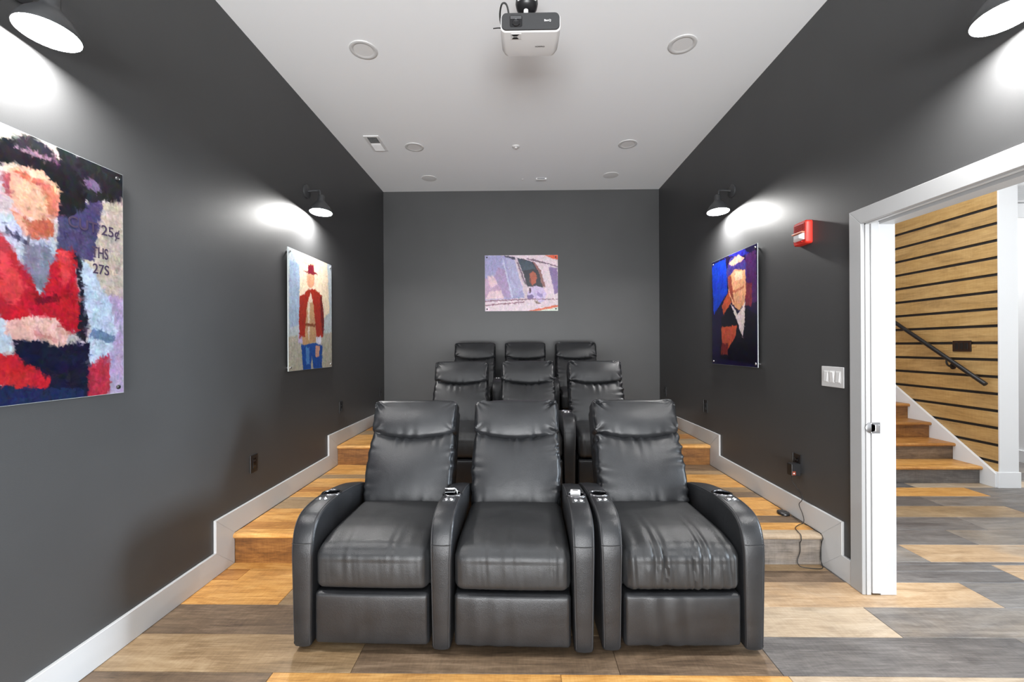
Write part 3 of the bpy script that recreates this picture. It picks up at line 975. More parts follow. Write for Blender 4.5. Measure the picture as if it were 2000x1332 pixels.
# ------------------------------------------------------------------ prints on stand-offs
PAINT_NEAR = [
    ((205, 190, 195), [(0.366, -0.055), (1.104, -0.111), (1.095, 1.104), (0.361, 1.015)]),
    ((220, 204, 192), [(0.182, -0.079), (0.657, 0.011), (0.656, 0.098), (0.181, 0.221)]),
    ((150, 160, 190), [(-0.139, -0.03), (0.325, 0.08), (0.32, 1.01), (-0.143, 1.069)]),
    ((36, 36, 42), [(0.646, 0.001), (1.019, -0.012), (1.018, 0.132), (0.884, 0.152), (0.844, 0.197), (0.735, 0.139), (0.657, 0.071)]),
    ((120, 100, 130), [(0.758, 0.094), (0.82, 0.066), (0.871, 0.1), (0.858, 0.124), (0.782, 0.126)]),
    ((205, 190, 178), [(0.871, 0.171), (1.018, 0.111), (1.014, 0.577), (0.868, 0.564), (0.644, 0.393), (0.644, 0.266)]),
    ((78, 72, 112), [(0.644, 0.229), (0.884, 0.152), (0.83, 0.418), (0.643, 0.43)]),
    ((188, 170, 206), [(0.895, 0.572), (1.022, 0.56), (1.019, 1.01), (0.905, 1.01)]),
    ((190, 52, 74), [(0.796, 0.834), (0.92, 0.806), (0.913, 1.005), (0.777, 1.008)]),
    ((28, 26, 32), [(0.251, 0.124), (0.406, 0.056), (0.459, 0.032), (0.514, 0.024), (0.657, 0.052), (0.735, 0.063), (0.795, 0.122), (0.782, 0.213), (0.7, 0.271), (0.634, 0.268), (0.624, 0.172), (0.543, 0.126), (0.449, 0.123), (0.406, 0.162), (0.249, 0.258)]),
    ((48, 44, 50), [(0.459, 0.049), (0.505, 0.008), (0.563, -0.005), (0.614, 0.013), (0.651, 0.059), (0.459, 0.061)]),
    ((150, 118, 138), [(0.463, 0.058), (0.658, 0.053), (0.653, 0.066), (0.459, 0.071)]),
    ((234, 176, 150), [(0.441, 0.159), (0.486, 0.123), (0.582, 0.113), (0.646, 0.165), (0.658, 0.226), (0.623, 0.289), (0.542, 0.317), (0.476, 0.298), (0.441, 0.258), (0.414, 0.216)]),
    ((172, 84, 92), [(0.41, 0.185), (0.441, 0.163), (0.451, 0.255), (0.423, 0.242)]),
    ((196, 108, 88), [(0.458, 0.145), (0.624, 0.158), (0.625, 0.185), (0.458, 0.163)]),
    ((205, 120, 100), [(0.562, 0.163), (0.651, 0.191), (0.649, 0.264), (0.608, 0.288), (0.592, 0.225)]),
    ((190, 100, 80), [(0.449, 0.297), (0.523, 0.321), (0.623, 0.293), (0.625, 0.37), (0.542, 0.395), (0.457, 0.336)]),
    ((232, 165, 140), [(0.453, 0.296), (0.494, 0.306), (0.527, 0.38), (0.457, 0.336)]),
    ((200, 206, 228), [(0.356, 0.336), (0.432, 0.308), (0.532, 0.392), (0.629, 0.36), (0.635, 0.413), (0.58, 0.6), (0.356, 0.415)]),
    ((132, 132, 156), [(0.485, 0.414), (0.611, 0.399), (0.628, 0.468), (0.58, 0.591), (0.494, 0.507)]),
    ((60, 60, 84), [(0.423, 0.344), (0.457, 0.378), (0.522, 0.398), (0.513, 0.417), (0.439, 0.39)]),
    ((190, 30, 46), [(0.18, 0.407), (0.405, 0.381), (0.457, 0.436), (0.57, 0.601), (0.644, 0.402), (0.722, 0.398), (0.756, 0.632), (0.743, 0.738), (0.178, 0.701)]),
    ((226, 66, 72), [(0.644, 0.412), (0.699, 0.402), (0.722, 0.492), (0.665, 0.556)]),
    ((226, 66, 72), [(0.405, 0.453), (0.439, 0.464), (0.511, 0.572), (0.456, 0.645), (0.404, 0.616)]),
    ((120, 14, 36), [(0.541, 0.604), (0.643, 0.586), (0.653, 0.612), (0.541, 0.63)]),
    ((30, 28, 46), [(0.722, 0.407), (0.768, 0.428), (0.801, 0.619), (0.781, 0.776), (0.732, 0.748), (0.758, 0.584)]),
    ((196, 212, 236), [(0.757, 0.42), (0.818, 0.45), (0.868, 0.534), (0.922, 0.6), (0.963, 0.733), (0.92, 0.816), (0.803, 0.873), (0.791, 0.766), (0.816, 0.717), (0.78, 0.631)]),
    ((110, 134, 170), [(0.81, 0.717), (0.956, 0.738), (0.934, 0.775), (0.81, 0.751)]),
    ((200, 216, 232), [(0.248, 0.69), (0.404, 0.685), (0.429, 0.696), (0.456, 0.794), (0.403, 0.814), (0.247, 0.823)]),
    ((25, 25, 52), [(0.456, 0.765), (0.57, 0.768), (0.685, 0.781), (0.806, 0.776), (0.79, 1.009), (0.247, 1.001), (0.247, 0.927), (0.599, 0.955), (0.456, 0.819)]),
    ((240, 190, 180), [(0.42, 0.696), (0.541, 0.671), (0.632, 0.677), (0.697, 0.73), (0.675, 0.776), (0.642, 0.795), (0.57, 0.764), (0.456, 0.765), (0.424, 0.745)]),
    ((205, 140, 135), [(0.539, 0.725), (0.642, 0.763), (0.642, 0.777), (0.539, 0.742)]),
    ((206, 42, 52), [(0.247, 0.801), (0.456, 0.819), (0.604, 0.911), (0.604, 0.955), (0.247, 0.912)]),
    ((32, 44, 84), [(0.178, 0.914), (0.777, 0.964), (0.766, 1.016), (0.177, 0.993)]),
]
PAINT_LEFT = [
    ((186, 196, 202), [(-0.203, -0.047), (1.286, -0.194), (1.268, 1.083), (-0.214, 1.065)]),
    ((236, 216, 190), [(0.165, 0.005), (0.881, -0.018), (0.938, 0.467), (0.752, 0.551), (0.159, 0.516)]),
    ((240, 205, 160), [(0.291, 0.035), (0.568, 0.031), (0.567, 0.073), (0.291, 0.088)]),
    ((160, 180, 205), [(0.029, 0.103), (0.227, 0.098), (0.22, 0.616), (0.023, 0.648)]),
    ((176, 172, 158), [(-0.02, 0.723), (1.066, 0.658), (1.061, 1.003), (-0.024, 1.01)]),
    ((120, 30, 46), [(0.296, 0.147), (0.408, 0.143), (0.418, 0.082), (0.532, 0.062), (0.548, 0.125), (0.648, 0.14), (0.442, 0.162)]),
    ((220, 160, 126), [(0.384, 0.17), (0.559, 0.149), (0.551, 0.241), (0.465, 0.286), (0.389, 0.261)]),
    ((190, 180, 216), [(0.228, 0.486), (0.292, 0.482), (0.289, 0.783), (0.187, 0.771)]),
    ((218, 216, 232), [(0.591, 0.53), (0.719, 0.682), (0.718, 0.782), (0.603, 0.782)]),
    ((190, 150, 110), [(0.271, 0.405), (0.527, 0.41), (0.605, 0.6), (0.581, 0.762), (0.282, 0.786), (0.268, 0.587)]),
    ((220, 205, 185), [(0.404, 0.407), (0.449, 0.403), (0.43, 0.742), (0.396, 0.742)]),
    ((130, 70, 44), [(0.301, 0.599), (0.58, 0.594), (0.578, 0.622), (0.301, 0.626)]),
    ((160, 42, 26), [(0.229, 0.382), (0.429, 0.294), (0.565, 0.282), (0.739, 0.322), (0.791, 0.564), (0.749, 0.713), (0.604, 0.712), (0.527, 0.424), (0.465, 0.319), (0.386, 0.435), (0.329, 0.717), (0.219, 0.722), (0.209, 0.552)]),
    ((110, 22, 20), [(0.696, 0.34), (0.739, 0.322), (0.8, 0.563), (0.758, 0.713), (0.713, 0.567)]),
    ((36, 76, 152), [(0.251, 0.786), (0.604, 0.769), (0.748, 0.796), (0.73, 1.009), (0.52, 1.003), (0.486, 0.878), (0.47, 1.004), (0.296, 1.007)]),
    ((80, 130, 190), [(0.348, 0.809), (0.434, 0.81), (0.432, 0.958), (0.363, 0.956)]),
    ((200, 150, 130), [(0.566, 0.794), (0.69, 0.793), (0.654, 0.896), (0.572, 0.894)]),
]
PAINT_RIGHT = [
    ((28, 20, 58), [(-0.25, -0.431), (1.087, -0.126), (1.074, 1.07), (-0.272, 1.148)]),
    ((22, 62, 196), [(-0.014, 0.025), (0.352, 0.018), (0.387, 0.335), (0.048, 0.516)]),
    ((40, 40, 150), [(0.372, -0.009), (0.706, -0.024), (0.872, 0.062), (0.599, 0.045)]),
    ((74, 32, 92), [(0.774, 0.059), (0.981, 0.041), (0.986, 0.477), (0.803, 0.462)]),
    ((120, 44, 60), [(0.787, 0.29), (0.901, 0.303), (0.898, 0.497), (0.769, 0.487)]),
    ((190, 84, 54), [(0.253, 0.449), (0.415, 0.321), (0.475, 0.434), (0.293, 0.546)]),
    ((64, 52, 124), [(0.362, 0.129), (0.45, 0.035), (0.643, 0.028), (0.78, 0.103), (0.797, 0.234), (0.669, 0.159), (0.525, 0.168), (0.392, 0.273)]),
    ((222, 172, 152), [(0.419, 0.068), (0.635, 0.026), (0.756, 0.082), (0.704, 0.097), (0.479, 0.108)]),
    ((226, 162, 122), [(0.409, 0.197), (0.561, 0.145), (0.772, 0.182), (0.79, 0.361), (0.755, 0.472), (0.636, 0.516), (0.506, 0.453), (0.408, 0.321)]),
    ((150, 70, 58), [(0.401, 0.196), (0.472, 0.178), (0.536, 0.448), (0.424, 0.322)]),
    ((246, 205, 170), [(0.561, 0.165), (0.721, 0.18), (0.719, 0.252), (0.561, 0.247)]),
    ((190, 110, 84), [(0.503, 0.331), (0.753, 0.314), (0.753, 0.332), (0.522, 0.354)]),
    ((18, 16, 32), [(0.234, 0.567), (0.464, 0.433), (0.594, 0.548), (0.769, 0.502), (0.981, 0.572), (0.977, 0.981), (0.196, 0.944)]),
    ((236, 216, 216), [(0.453, 0.432), (0.528, 0.484), (0.611, 0.549), (0.769, 0.456), (0.753, 0.658), (0.714, 0.758), (0.614, 0.624), (0.571, 0.577)]),
    ((200, 84, 58), [(0.234, 0.647), (0.592, 0.645), (0.562, 0.741), (0.37, 0.877), (0.255, 0.871)]),
    ((110, 36, 40), [(0.24, 0.799), (0.403, 0.8), (0.381, 0.908), (0.218, 0.91)]),
]
PAINT_BACK = [
    ((236, 214, 224), [(-0.041, -0.078), (1.065, -0.067), (1.061, 1.089), (-0.046, 1.079)]),
    ((166, 162, 208), [(-0.012, -0.001), (0.269, 0.001), (0.405, 0.061), (0.546, 0.766), (-0.015, 0.804)]),
    ((176, 150, 192), [(0.179, 0.213), (0.282, 0.263), (0.369, 0.756), (0.163, 0.773), (0.09, 0.502)]),
    ((202, 166, 196), [(-0.013, 0.404), (0.164, 0.445), (0.266, 0.773), (-0.015, 0.79)]),
    ((238, 202, 212), [(0.031, 0.366), (0.119, 0.367), (0.178, 0.522), (0.075, 0.579)]),
    ((236, 204, 214), [(0.067, 0.646), (0.222, 0.629), (0.266, 0.773), (0, 0.79)]),
    ((204, 204, 232), [(0.232, 0.012), (0.268, 0.118), (0.391, 0.76), (0.362, 0.76), (0.254, 0.156)]),
    ((180, 176, 214), [(0.283, 0.021), (0.401, 0.071), (0.518, 0.602), (0.443, 0.727), (0.384, 0.697)]),
    ((70, 60, 84), [(0.269, 0.001), (0.418, 0.034), (0.432, 0.083), (0.283, 0.033)]),
    ((216, 196, 206), [(0.411, 0.034), (0.44, 0.034), (0.573, 0.526), (0.577, 0.781), (0.546, 0.79), (0.536, 0.679), (0.438, 0.148)]),
    ((112, 82, 104), [(0.438, 0.119), (0.454, 0.12), (0.563, 0.506), (0.549, 0.526)]),
    ((24, 20, 40), [(0.438, 0.05), (0.549, 0.073), (0.659, 0.122), (0.721, 0.238), (0.798, 0.585), (0.695, 0.555), (0.58, 0.573), (0.517, 0.275)]),
    ((56, 72, 88), [(0.446, 0.059), (0.644, 0.122), (0.7, 0.247), (0.512, 0.275)]),
    ((150, 96, 92), [(0.652, 0.107), (0.696, 0.139), (0.765, 0.267), (0.83, 0.571), (0.792, 0.571), (0.734, 0.287)]),
    ((186, 84, 52), [(0.614, 0.333), (0.658, 0.285), (0.696, 0.314), (0.714, 0.411), (0.695, 0.507), (0.643, 0.546), (0.61, 0.468)]),
    ((120, 44, 34), [(0.61, 0.411), (0.629, 0.4), (0.643, 0.546), (0.614, 0.497)]),
    ((216, 196, 236), [(0.576, 0.69), (0.624, 0.579), (0.702, 0.544), (0.798, 0.594), (0.845, 0.701), (0.815, 0.816), (0.767, 0.856), (0.678, 0.797), (0.59, 0.762)]),
    ((160, 140, 192), [(0.716, 0.662), (0.79, 0.7), (0.79, 0.758), (0.716, 0.738)]),
    ((72, 30, 60), [(0.606, 0.593), (0.63, 0.593), (0.632, 0.671), (0.61, 0.68)]),
    ((124, 104, 156), [(0.579, 0.737), (0.628, 0.699), (0.675, 0.738), (0.657, 0.782), (0.59, 0.781)]),
    ((142, 116, 168), [(0.876, 0.221), (0.99, 0.231), (1.018, 0.655), (0.959, 0.703), (0.916, 0.461)]),
    ((120, 92, 112), [(0.578, 0.046), (0.769, 0.11), (1.019, 0.206), (1.019, 0.223), (0.762, 0.135), (0.578, 0.069)]),
    ((236, 96, 60), [(0.822, -0.001), (1.02, 0), (1.02, 0.095), (0.917, 0.058)]),
    ((142, 100, 120), [(-0.015, 0.811), (0.546, 0.781), (1.017, 0.787), (1.017, 0.801), (0.546, 0.799), (-0.015, 0.836)]),
    ((132, 80, 100), [(-0.015, 0.892), (0.546, 0.832), (0.546, 0.849), (-0.015, 0.911)]),
    ((228, 104, 62), [(0.567, 1.003), (1.017, 0.888), (1.017, 0.925), (0.678, 1.013)]),
    ((226, 236, 220), [(0.693, 1.004), (1.017, 0.934), (1.016, 1.016)]),
    ((132, 100, 92), [(0.678, 0.826), (0.767, 0.856), (0.715, 0.888)]),
]



def vnoise(x, y, seed):
    """value noise, numpy"""
    rs = np.random.RandomState(seed + 100)
    tab = rs.rand(64, 64)
    xi, yi = np.floor(x).astype(int), np.floor(y).astype(int)
    fx, fy = x - xi, y - yi
    fx, fy = fx * fx * (3 - 2 * fx), fy * fy * (3 - 2 * fy)
    a, b = tab[yi % 64, xi % 64], tab[yi % 64, (xi + 1) % 64]
    c, d = tab[(yi + 1) % 64, xi % 64], tab[(yi + 1) % 64, (xi + 1) % 64]
    return (a * (1 - fx) + b * fx) * (1 - fy) + (c * (1 - fx) + d * fx) * fy


def inside(px, py, poly):
    r = np.zeros(px.shape, bool)
    n = len(poly)
    for i in range(n):
        x0, y0 = poly[i]
        x1, y1 = poly[(i + 1) % n]
        if y0 == y1:
            continue
        c = ((y0 > py) != (y1 > py)) & (px < (x1 - x0) * (py - y0) / (y1 - y0) + x0)
        r ^= c
    return r


def dabs(col, cell, seed, n):
    """short overlapping brush marks, each picking up the paint under it with a slight change of tone"""
    rs = np.random.RandomState(seed + 50)
    nv, nu, _ = col.shape
    for k in range(n):
        f = 1.0 - 0.65 * k / n
        L, W = rs.uniform(0.011, 0.028) * f / cell, rs.uniform(0.0035, 0.0075) * f / cell
        cx, cy = rs.randint(0, nu), rs.randint(0, nv)
        a = rs.uniform(-0.6, 0.6) + 1.57 * (rs.rand() < 0.6)
        r = int(max(L, W)) + 1
        x0, x1, y0, y1 = max(cx - r, 0), min(cx + r + 1, nu), max(cy - r, 0), min(cy + r + 1, nv)
        X, Y = np.meshgrid(np.arange(x0, x1) - cx, np.arange(y0, y1) - cy)
        p, q = X * math.cos(a) + Y * math.sin(a), -X * math.sin(a) + Y * math.cos(a)
        m = np.clip(1.6 * (1 - (p / L) ** 2 - (q / W) ** 2), 0, 1)[:, :, None] * 0.72
        c = col[cy, cx] * rs.uniform(0.88, 1.10) + rs.uniform(-8, 8, 3)
        col[y0:y1, x0:x1] = col[y0:y1, x0:x1] * (1 - m) + c * m
    return col


def painting_mesh(strokes, w, h, cell, seed, warp, mottle, dab, gain):
    """grid of w x h in the local x-z plane facing -y, colour per vertex: loose patches of paint"""
    nu, nv = int(w / cell) + 1, int(h / cell) + 1
    uu, vv = np.meshgrid(np.linspace(0, 1, nu), np.linspace(0, 1, nv))
    X, Z = uu * w, vv * h
    acc = np.zeros((nv, nu, 3))
    for du, dv in ((0, 0), (0.4, 0.3), (-0.4, 0.3), (0.3, -0.4)):     # soft brush edges
        wu = (vnoise(X * 38, Z * 38, seed) - 0.5 + 0.5 * (vnoise(X * 110, Z * 110, seed + 4) - 0.5)) * warp / w + du * cell / w
        wv = (vnoise(X * 38 + 9, Z * 38 + 5, seed + 1) - 0.5 + 0.5 * (vnoise(X * 110, Z * 110, seed + 5) - 0.5)) * warp / h + dv * cell / h
        col = np.zeros((nv, nu, 3)) + 128
        for c, poly in strokes:
            k = inside(uu + wu, vv + wv, poly)
            col[k] = c
        acc += col
    col = acc / 4
    col = dabs(col, cell, seed, dab)
    m1 = vnoise(X * 45 + 3, Z * 22, seed + 2) - 0.5
    m2 = vnoise(X * 160, Z * 120 + 7, seed + 3) - 0.5
    hue = np.stack([vnoise(X * 30 + 11 * k, Z * 30 + 5 * k, seed + 20 + k) - 0.5 for k in range(3)], 2)
    col = col * (1 + mottle * (m1 * 0.9 + m2 * 0.7))[:, :, None] + 34 * mottle * 2 * hue
    col = np.clip(col, 0, 255) / 255
    col = np.where(col <= 0.04045, col / 12.92, ((col + 0.055) / 1.055) ** 2.4)
    V = np.stack([(uu - 0.5) * w, np.zeros_like(uu), (0.5 - vv) * h], 2).reshape(-1, 3)
    i = np.arange(nv * nu).reshape(nv, nu)
    F = np.stack([i[:-1, :-1], i[1:, :-1], i[1:, 1:], i[:-1, 1:]], 2).reshape(-1, 4)
    me = bpy.data.meshes.new('painting')
    me.from_pydata(V.tolist(), [], F.tolist())
    at = me.color_attributes.new('paint', 'FLOAT_COLOR', 'POINT')
    col = col * gain
    at.data.foreach_set('color', np.concatenate([col.reshape(-1, 3), np.ones((nv * nu, 1))], 1).astype(np.float32).ravel())
    return me


def print_mat():
    m, N, L, b = mat_new('printed acrylic')
    a = N.new('ShaderNodeAttribute')
    a.attribute_name = 'paint'
    L.new(a.outputs['Color'], b.inputs['Base Color'])
    b.inputs['Roughness'].default_value = 0.22
    b.inputs['Specular IOR Level'].default_value = 0.5
    return m


M_PRINT = print_mat()


def art(label, strokes, w, h, loc, rz, cell, seed, warp, mottle, bolt, dab=5000, gain=0.85):
    """acrylic panel: local x to the viewer's right, facing -y"""
    t = thing('art_print', label, 'picture', loc, rz, 'acrylic prints on stand-offs')
    Geo().box(-w / 2, w / 2, 0.0004, 0.006, -h / 2, h / 2).obj('panel', M_ACRYL, t)
    ob('painting', painting_mesh(strokes, w - 0.002, h - 0.002, cell, seed, warp, mottle, dab, gain), M_PRINT, t)
    q = 0.028
    for sx in (-1, 1):
        for sz in (-1, 1):
            g = Geo().lathe([(0.0, 0.006), (0.0075, 0.0055), (0.010, 0.003), (0.010, 0.0002)][::-1], 16, rot_to((0, -1, 0)))
            g.lathe([(0.009, -0.0061), (0.009, -0.0248)][::-1], 16, rot_to((0, -1, 0)))
            g.obj('standoff', bolt, t, (sx * (w / 2 - q), 0, sz * (h / 2 - q)), smooth=50)
    return t


a1 = art('large red, white and black print with lettering, nearest on the left wall', PAINT_NEAR, 0.79, 0.999, (XL + 0.025, 1.555, 1.6765), R(90), 0.0032, 3, 0.010, 0.16, M_BLACK, 12000, 0.50)
art('tall pale print on left wall, standing figure with blue lower half', PAINT_LEFT, 0.79, 0.986, (XL + 0.025, 3.760, 1.683), R(90), 0.0045, 8, 0.012, 0.10, M_STEEL)
art('tall dark blue print on right wall below the lamp', PAINT_RIGHT, 0.795, 0.983, (XR - 0.025, 3.8175, 1.6945), R(-90), 0.0045, 13, 0.010, 0.20, M_CHROME)
art('wide pink and lavender print on back wall above the back row', PAINT_BACK, 0.989, 0.757, (0.0415, YB - 0.025, 2.2375), 0, 0.0055, 21, 0.012, 0.10, M_BLACK)


def lettering(txt, parent, mat, loc, rot, size, sx=1.0, name='lettering', align='LEFT'):
    cu = bpy.data.curves.new(name, 'FONT')
    cu.body = txt
    cu.size = size
    cu.align_x = align
    cu.align_y = 'BOTTOM_BASELINE'
    cu.extrude = 0.0002
    cu.offset = size * 0.012
    o = bpy.data.objects.new(name, cu)
    C.objects.link(o)
    o.parent = parent
    o.location = loc
    o.rotation_euler = rot
    o.scale = (sx, 1, 1)
    dg = bpy.context.evaluated_depsgraph_get()
    me = bpy.data.meshes.new_from_object(o.evaluated_get(dg))
    n = ob(name, me, mat, parent, loc, rot)
    n.scale = (sx, 1, 1)
    bpy.data.objects.remove(o)
    return n


M_INK = plain('painted letter ink', lin((58, 46, 66)), 0.3, bump=0.01)


def on_art(u, v):
    return ((u - 0.5) * 0.79, -0.0012, (0.5 - v) * 0.999)


lettering('CUT 25¢', a1, M_INK, on_art(0.690, 0.300), (R(90), 0, 0), 0.062, 0.98)
lettering('THS', a1, M_INK, on_art(0.815, 0.405), (R(90), 0, 0), 0.066, 0.62)
lettering('27S', a1, M_INK, on_art(0.818, 0.474), (R(90), 0, 0), 0.060, 0.86)

# ------------------------------------------------------------------ wall lamps
def sconce(label, x, y, z, s):
    """s=+1 on the left wall (lamp reaches towards +x), -1 on the right wall; z = rim height"""
    t = thing('wall_lamp', label, 'wall lamp', (x, y, z), 0, 'black wall lamps')
    d = 0.127 * s
    tl = T(d, 0, 0) @ Matrix.Rotation(R(-4.5), 4, 'X')
    prof = [(0.093, 0.0), (0.0935, 0.004), (0.088, 0.022), (0.072, 0.052), (0.050, 0.078), (0.034, 0.094), (0.028, 0.108), (0.026, 0.150), (0.018, 0.157), (0.0, 0.158)]
    inner = [(0.0, 0.150), (0.024, 0.148), (0.026, 0.108), (0.032, 0.093), (0.048, 0.076), (0.070, 0.050), (0.086, 0.021), (0.0912, 0.004), (0.0908, 0.0)]
    Geo().lathe(prof, 36, tl, cap=False).obj('shade', M_SHADE, t, smooth=50)
    Geo().lathe(inner, 36, tl, cap=False).obj('shade_lining', M_SHADEIN, t, smooth=50)
    Geo().lathe([(0.0908, -0.0), (0.0930, -0.0)], 36, tl, cap=False).obj('rim', M_SHADE, t)
    Geo().lathe([(0.0900, 0.0045), (0.080, 0.0032), (0.0, 0.0026)], 36, tl, cap=False).obj('diffuser', M_BULB, t, smooth=70)
    g = Geo().lathe([(0.0, 0.0), (0.058, 0.0), (0.058, 0.010), (0.050, 0.016), (0.0, 0.018)][::-1], 28, T(0, 0, 0.185) @ rot_to((s, 0, 0)))
    g.obj('backplate', M_SHADE, t, smooth=40)
    g = Geo().tube(smooth_path([(0.01 * s, 0, 0.185), (0.06 * s, 0, 0.190), (0.105 * s, 0, 0.192), (0.122 * s, -0.006, 0.180), (0.127 * s, -0.010, 0.150)], 6), 0.0085, 10)
    g.obj('gooseneck', M_SHADE, t, smooth=50)
    return t


sconce('black dome wall lamp above the tall pale print on left wall', XL, 3.715, 2.552, 1)
sconce('black dome wall lamp at top left, above the red and white print', XL, 1.545, 2.530, 1)
sconce('black dome wall lamp above the dark blue print on right wall', XR, 3.86, 2.570, -1)
sconce('black dome wall lamp at top right above the door opening', XR, 1.60, 2.575, -1)

# ------------------------------------------------------------------ ceiling fittings
def downlight(label, x, y, flush=False):
    t = thing('recessed_light', label, 'ceiling light', (x, y, HC), 0, 'recessed ceiling lights')
    if flush:
        Geo().lathe([(0.0, -0.006), (0.07, -0.006), (0.092, -0.004), (0.096, 0.0)], 32).obj('trim_ring', M_WPL, t, smooth=30)
        return
    Geo().lathe([(0.098, -0.0002), (0.096, -0.005), (0.088, -0.0075), (0.074, -0.006), (0.066, -0.003)], 36, cap=False).obj('trim_ring', M_WPL2, t, smooth=40)
    Geo().lathe([(0.067, -0.0035), (0.062, -0.0022), (0.05, -0.0012), (0.0, -0.0010)], 36).obj('lens', M_WPL, t, smooth=40)


downlight('near left round recessed ceiling light, left of the projector', -1.097, 3.052)
downlight('near right round recessed ceiling light, right of the projector', 1.163, 3.045)
downlight('round recessed ceiling light beside the ceiling vent', -1.098, 4.549)
downlight('round recessed ceiling light in the middle of the right hand row', 1.156, 4.537)
downlight('flush round ceiling disc at back left, close to the back wall', -1.117, 5.396, True)
downlight('flush round ceiling disc at back right, close to the back wall', 1.155, 5.361, True)

t = thing('ceiling_vent', 'white rectangular ceiling vent with dark opening near the left wall', 'vent', (-1.475, 4.457, HC))
Geo().box(-0.078, 0.078, -0.165, -0.140, -0.008, 0.0, 0.002).box(-0.078, 0.078, 0.140, 0.165, -0.008, 0.0, 0.002).box(-0.078, -0.050, -0.14, 0.14, -0.008, 0.0, 0.002).box(0.050, 0.078, -0.14, 0.14, -0.008, 0.0, 0.002).obj('vent_frame', M_WPL, t)
Geo().box(-0.050, 0.050, -0.14, 0.14, -0.0012, -0.0002).obj('duct_opening', M_BLACK, t)
for k in range(11):
    yy = -0.13 + 0.026 * k
    a = 26 if yy < 0 else -48
    Geo().box(-0.05, 0.05, -0.0105, 0.0105, -0.0006, 0.0006).obj('louvre', M_WPL2, t, (0, yy, -0.0092), (R(a), 0, 0))
t = thing('sprinkler', 'small white sprinkler cover in the middle of the ceiling', 'sprinkler', (-0.018, 4.565, HC))
Geo().lathe([(0.0, -0.010), (0.03, -0.010), (0.034, -0.006), (0.042, -0.003), (0.044, 0.0)], 24).obj('cover', M_WPL, t, smooth=30)
Geo().lathe([(0.0, -0.024), (0.012, -0.022), (0.014, -0.0095)], 16).obj('sensor', M_WPL2, t, smooth=30)
t = thing('ceiling_sensor', 'small white slotted ceiling box near the back wall', 'sensor', (0.296, 5.451, HC))
Geo().box(-0.065, 0.065, -0.028, 0.028, -0.018, 0.0, 0.003).obj('housing', M_WPL, t)
Geo().box(-0.055, 0.045, -0.0288, -0.0275, -0.014, -0.004).obj('slot', M_GREY, t)
o = Geo().lathe([(0.0, -0.008), (0.010, -0.006), (0.016, 0.0)], 16).obj('ceiling_button', M_WPL2, None, (0.062, 5.462, HC), smooth=30)
tag(o, 'tiny white ceiling button left of the slotted ceiling box', 'sensor')

# ------------------------------------------------------------------ projector on its ceiling mount
t = thing('projector', 'white projector with a dark grey front hanging from the ceiling', 'projector', (0.072, 2.300, 3.112))
W2, H2, DP = 0.160, 0.0500, 0.215


def rrect(w, h, r, n=6):
    out = []
    for cx, cz, a0 in ((w - r, h - r, 0), (-w + r, h - r, 90), (-w + r, -h + r, 180), (w - r, -h + r, 270)):
        for k in range(n + 1):
            a = R(a0 + 90 * k / n)
            out.append((cx + r * math.cos(a), cz + r * math.sin(a)))
    return out


def shell(rings):
    V, F = [], []
    n = len(rings[0][0])
    for pts, y in rings:
        V += [(x, y, z) for x, z in pts]
    for k in range(len(rings) - 1):
        for i in range(n):
            j = (i + 1) % n
            F.append([k * n + i, k * n + j, (k + 1) * n + j, (k + 1) * n + i])
    F += [list(range(n))[::-1], list(range((len(rings) - 1) * n, len(rings) * n))]
    return Geo().add(V, F)


def bow(pts, dz):
    return [(x, z + (dz * (1 - (x / W2) ** 2) if z > 0 else -dz * 0.5 * (1 - (x / W2) ** 2))) for x, z in pts]


shell([(bow(rrect(W2 - 0.006, H2 - 0.006, 0.022), 0.004), -0.004), (bow(rrect(W2, H2, 0.026), 0.004), 0.004), (bow(rrect(W2 + 0.001, H2, 0.026), 0.004), 0.05),
       (rrect(W2 - 0.002, H2 - 0.001, 0.026), DP - 0.05), (rrect(W2 - 0.012, H2 - 0.006, 0.03), DP - 0.012), (rrect(W2 - 0.03, H2 - 0.022, 0.028), DP)]).obj('housing', M_WPL, t, smooth=35)
fp = shell([(bow(rrect(W2 - 0.008, H2 - 0.0065, 0.022), 0.003), -0.0085), (bow(rrect(W2 - 0.005, H2 - 0.0045, 0.024), 0.003), -0.003)]).obj('front_panel', M_PANEL, t, smooth=35)
shell([(rrect(0.0335, 0.031, 0.010), -0.0105), (rrect(0.0335, 0.031, 0.010), -0.0075)]).obj('lens_window', M_BLKG, fp, (-0.078, 0, 0.0), smooth=35)
Geo().lathe([(0.0, 0.0), (0.012, 0.001), (0.018, 0.004), (0.020, 0.0015), (0.0215, 0.0)], 28, T(-0.078, -0.0105, -0.009) @ rot_to((0, -1, 0))).obj('lens', M_BLKG, fp, smooth=40)
Geo().box(-0.107, -0.049, -0.0115, -0.0106, 0.011, 0.027, 0.0).obj('lens_visor', M_GREY, fp)
lettering('BenQ', fp, M_WPL, (0.072, -0.0088, -0.002), (R(90), 0, 0), 0.0155)
Geo().box(-0.106, -0.050, 0.012, 0.052, -H2 - 0.0030, -H2 + 0.004).obj('vent_recess', M_WPL2, t)
g = Geo().prism([(-0.104, 0.016), (-0.060, 0.016), (-0.073, 0.029), (-0.091, 0.029)], 2, -H2 - 0.0038, -H2 - 0.0028)
g.prism([(-0.101, 0.049), (-0.063, 0.049), (-0.073, 0.036), (-0.091, 0.036)], 2, -H2 - 0.0038, -H2 - 0.0028)
g.obj('underside_mark', M_BLACK, t)
lettering('HDRPRO', t, M_BLACK, (0.028, 0.120, -H2 - 0.0006), (R(180), 0, 0), 0.0135)
m_ = thing('projector_mount', 'black ceiling mount with round joint holding the projector', 'mount', (0.055, 2.44, HC))
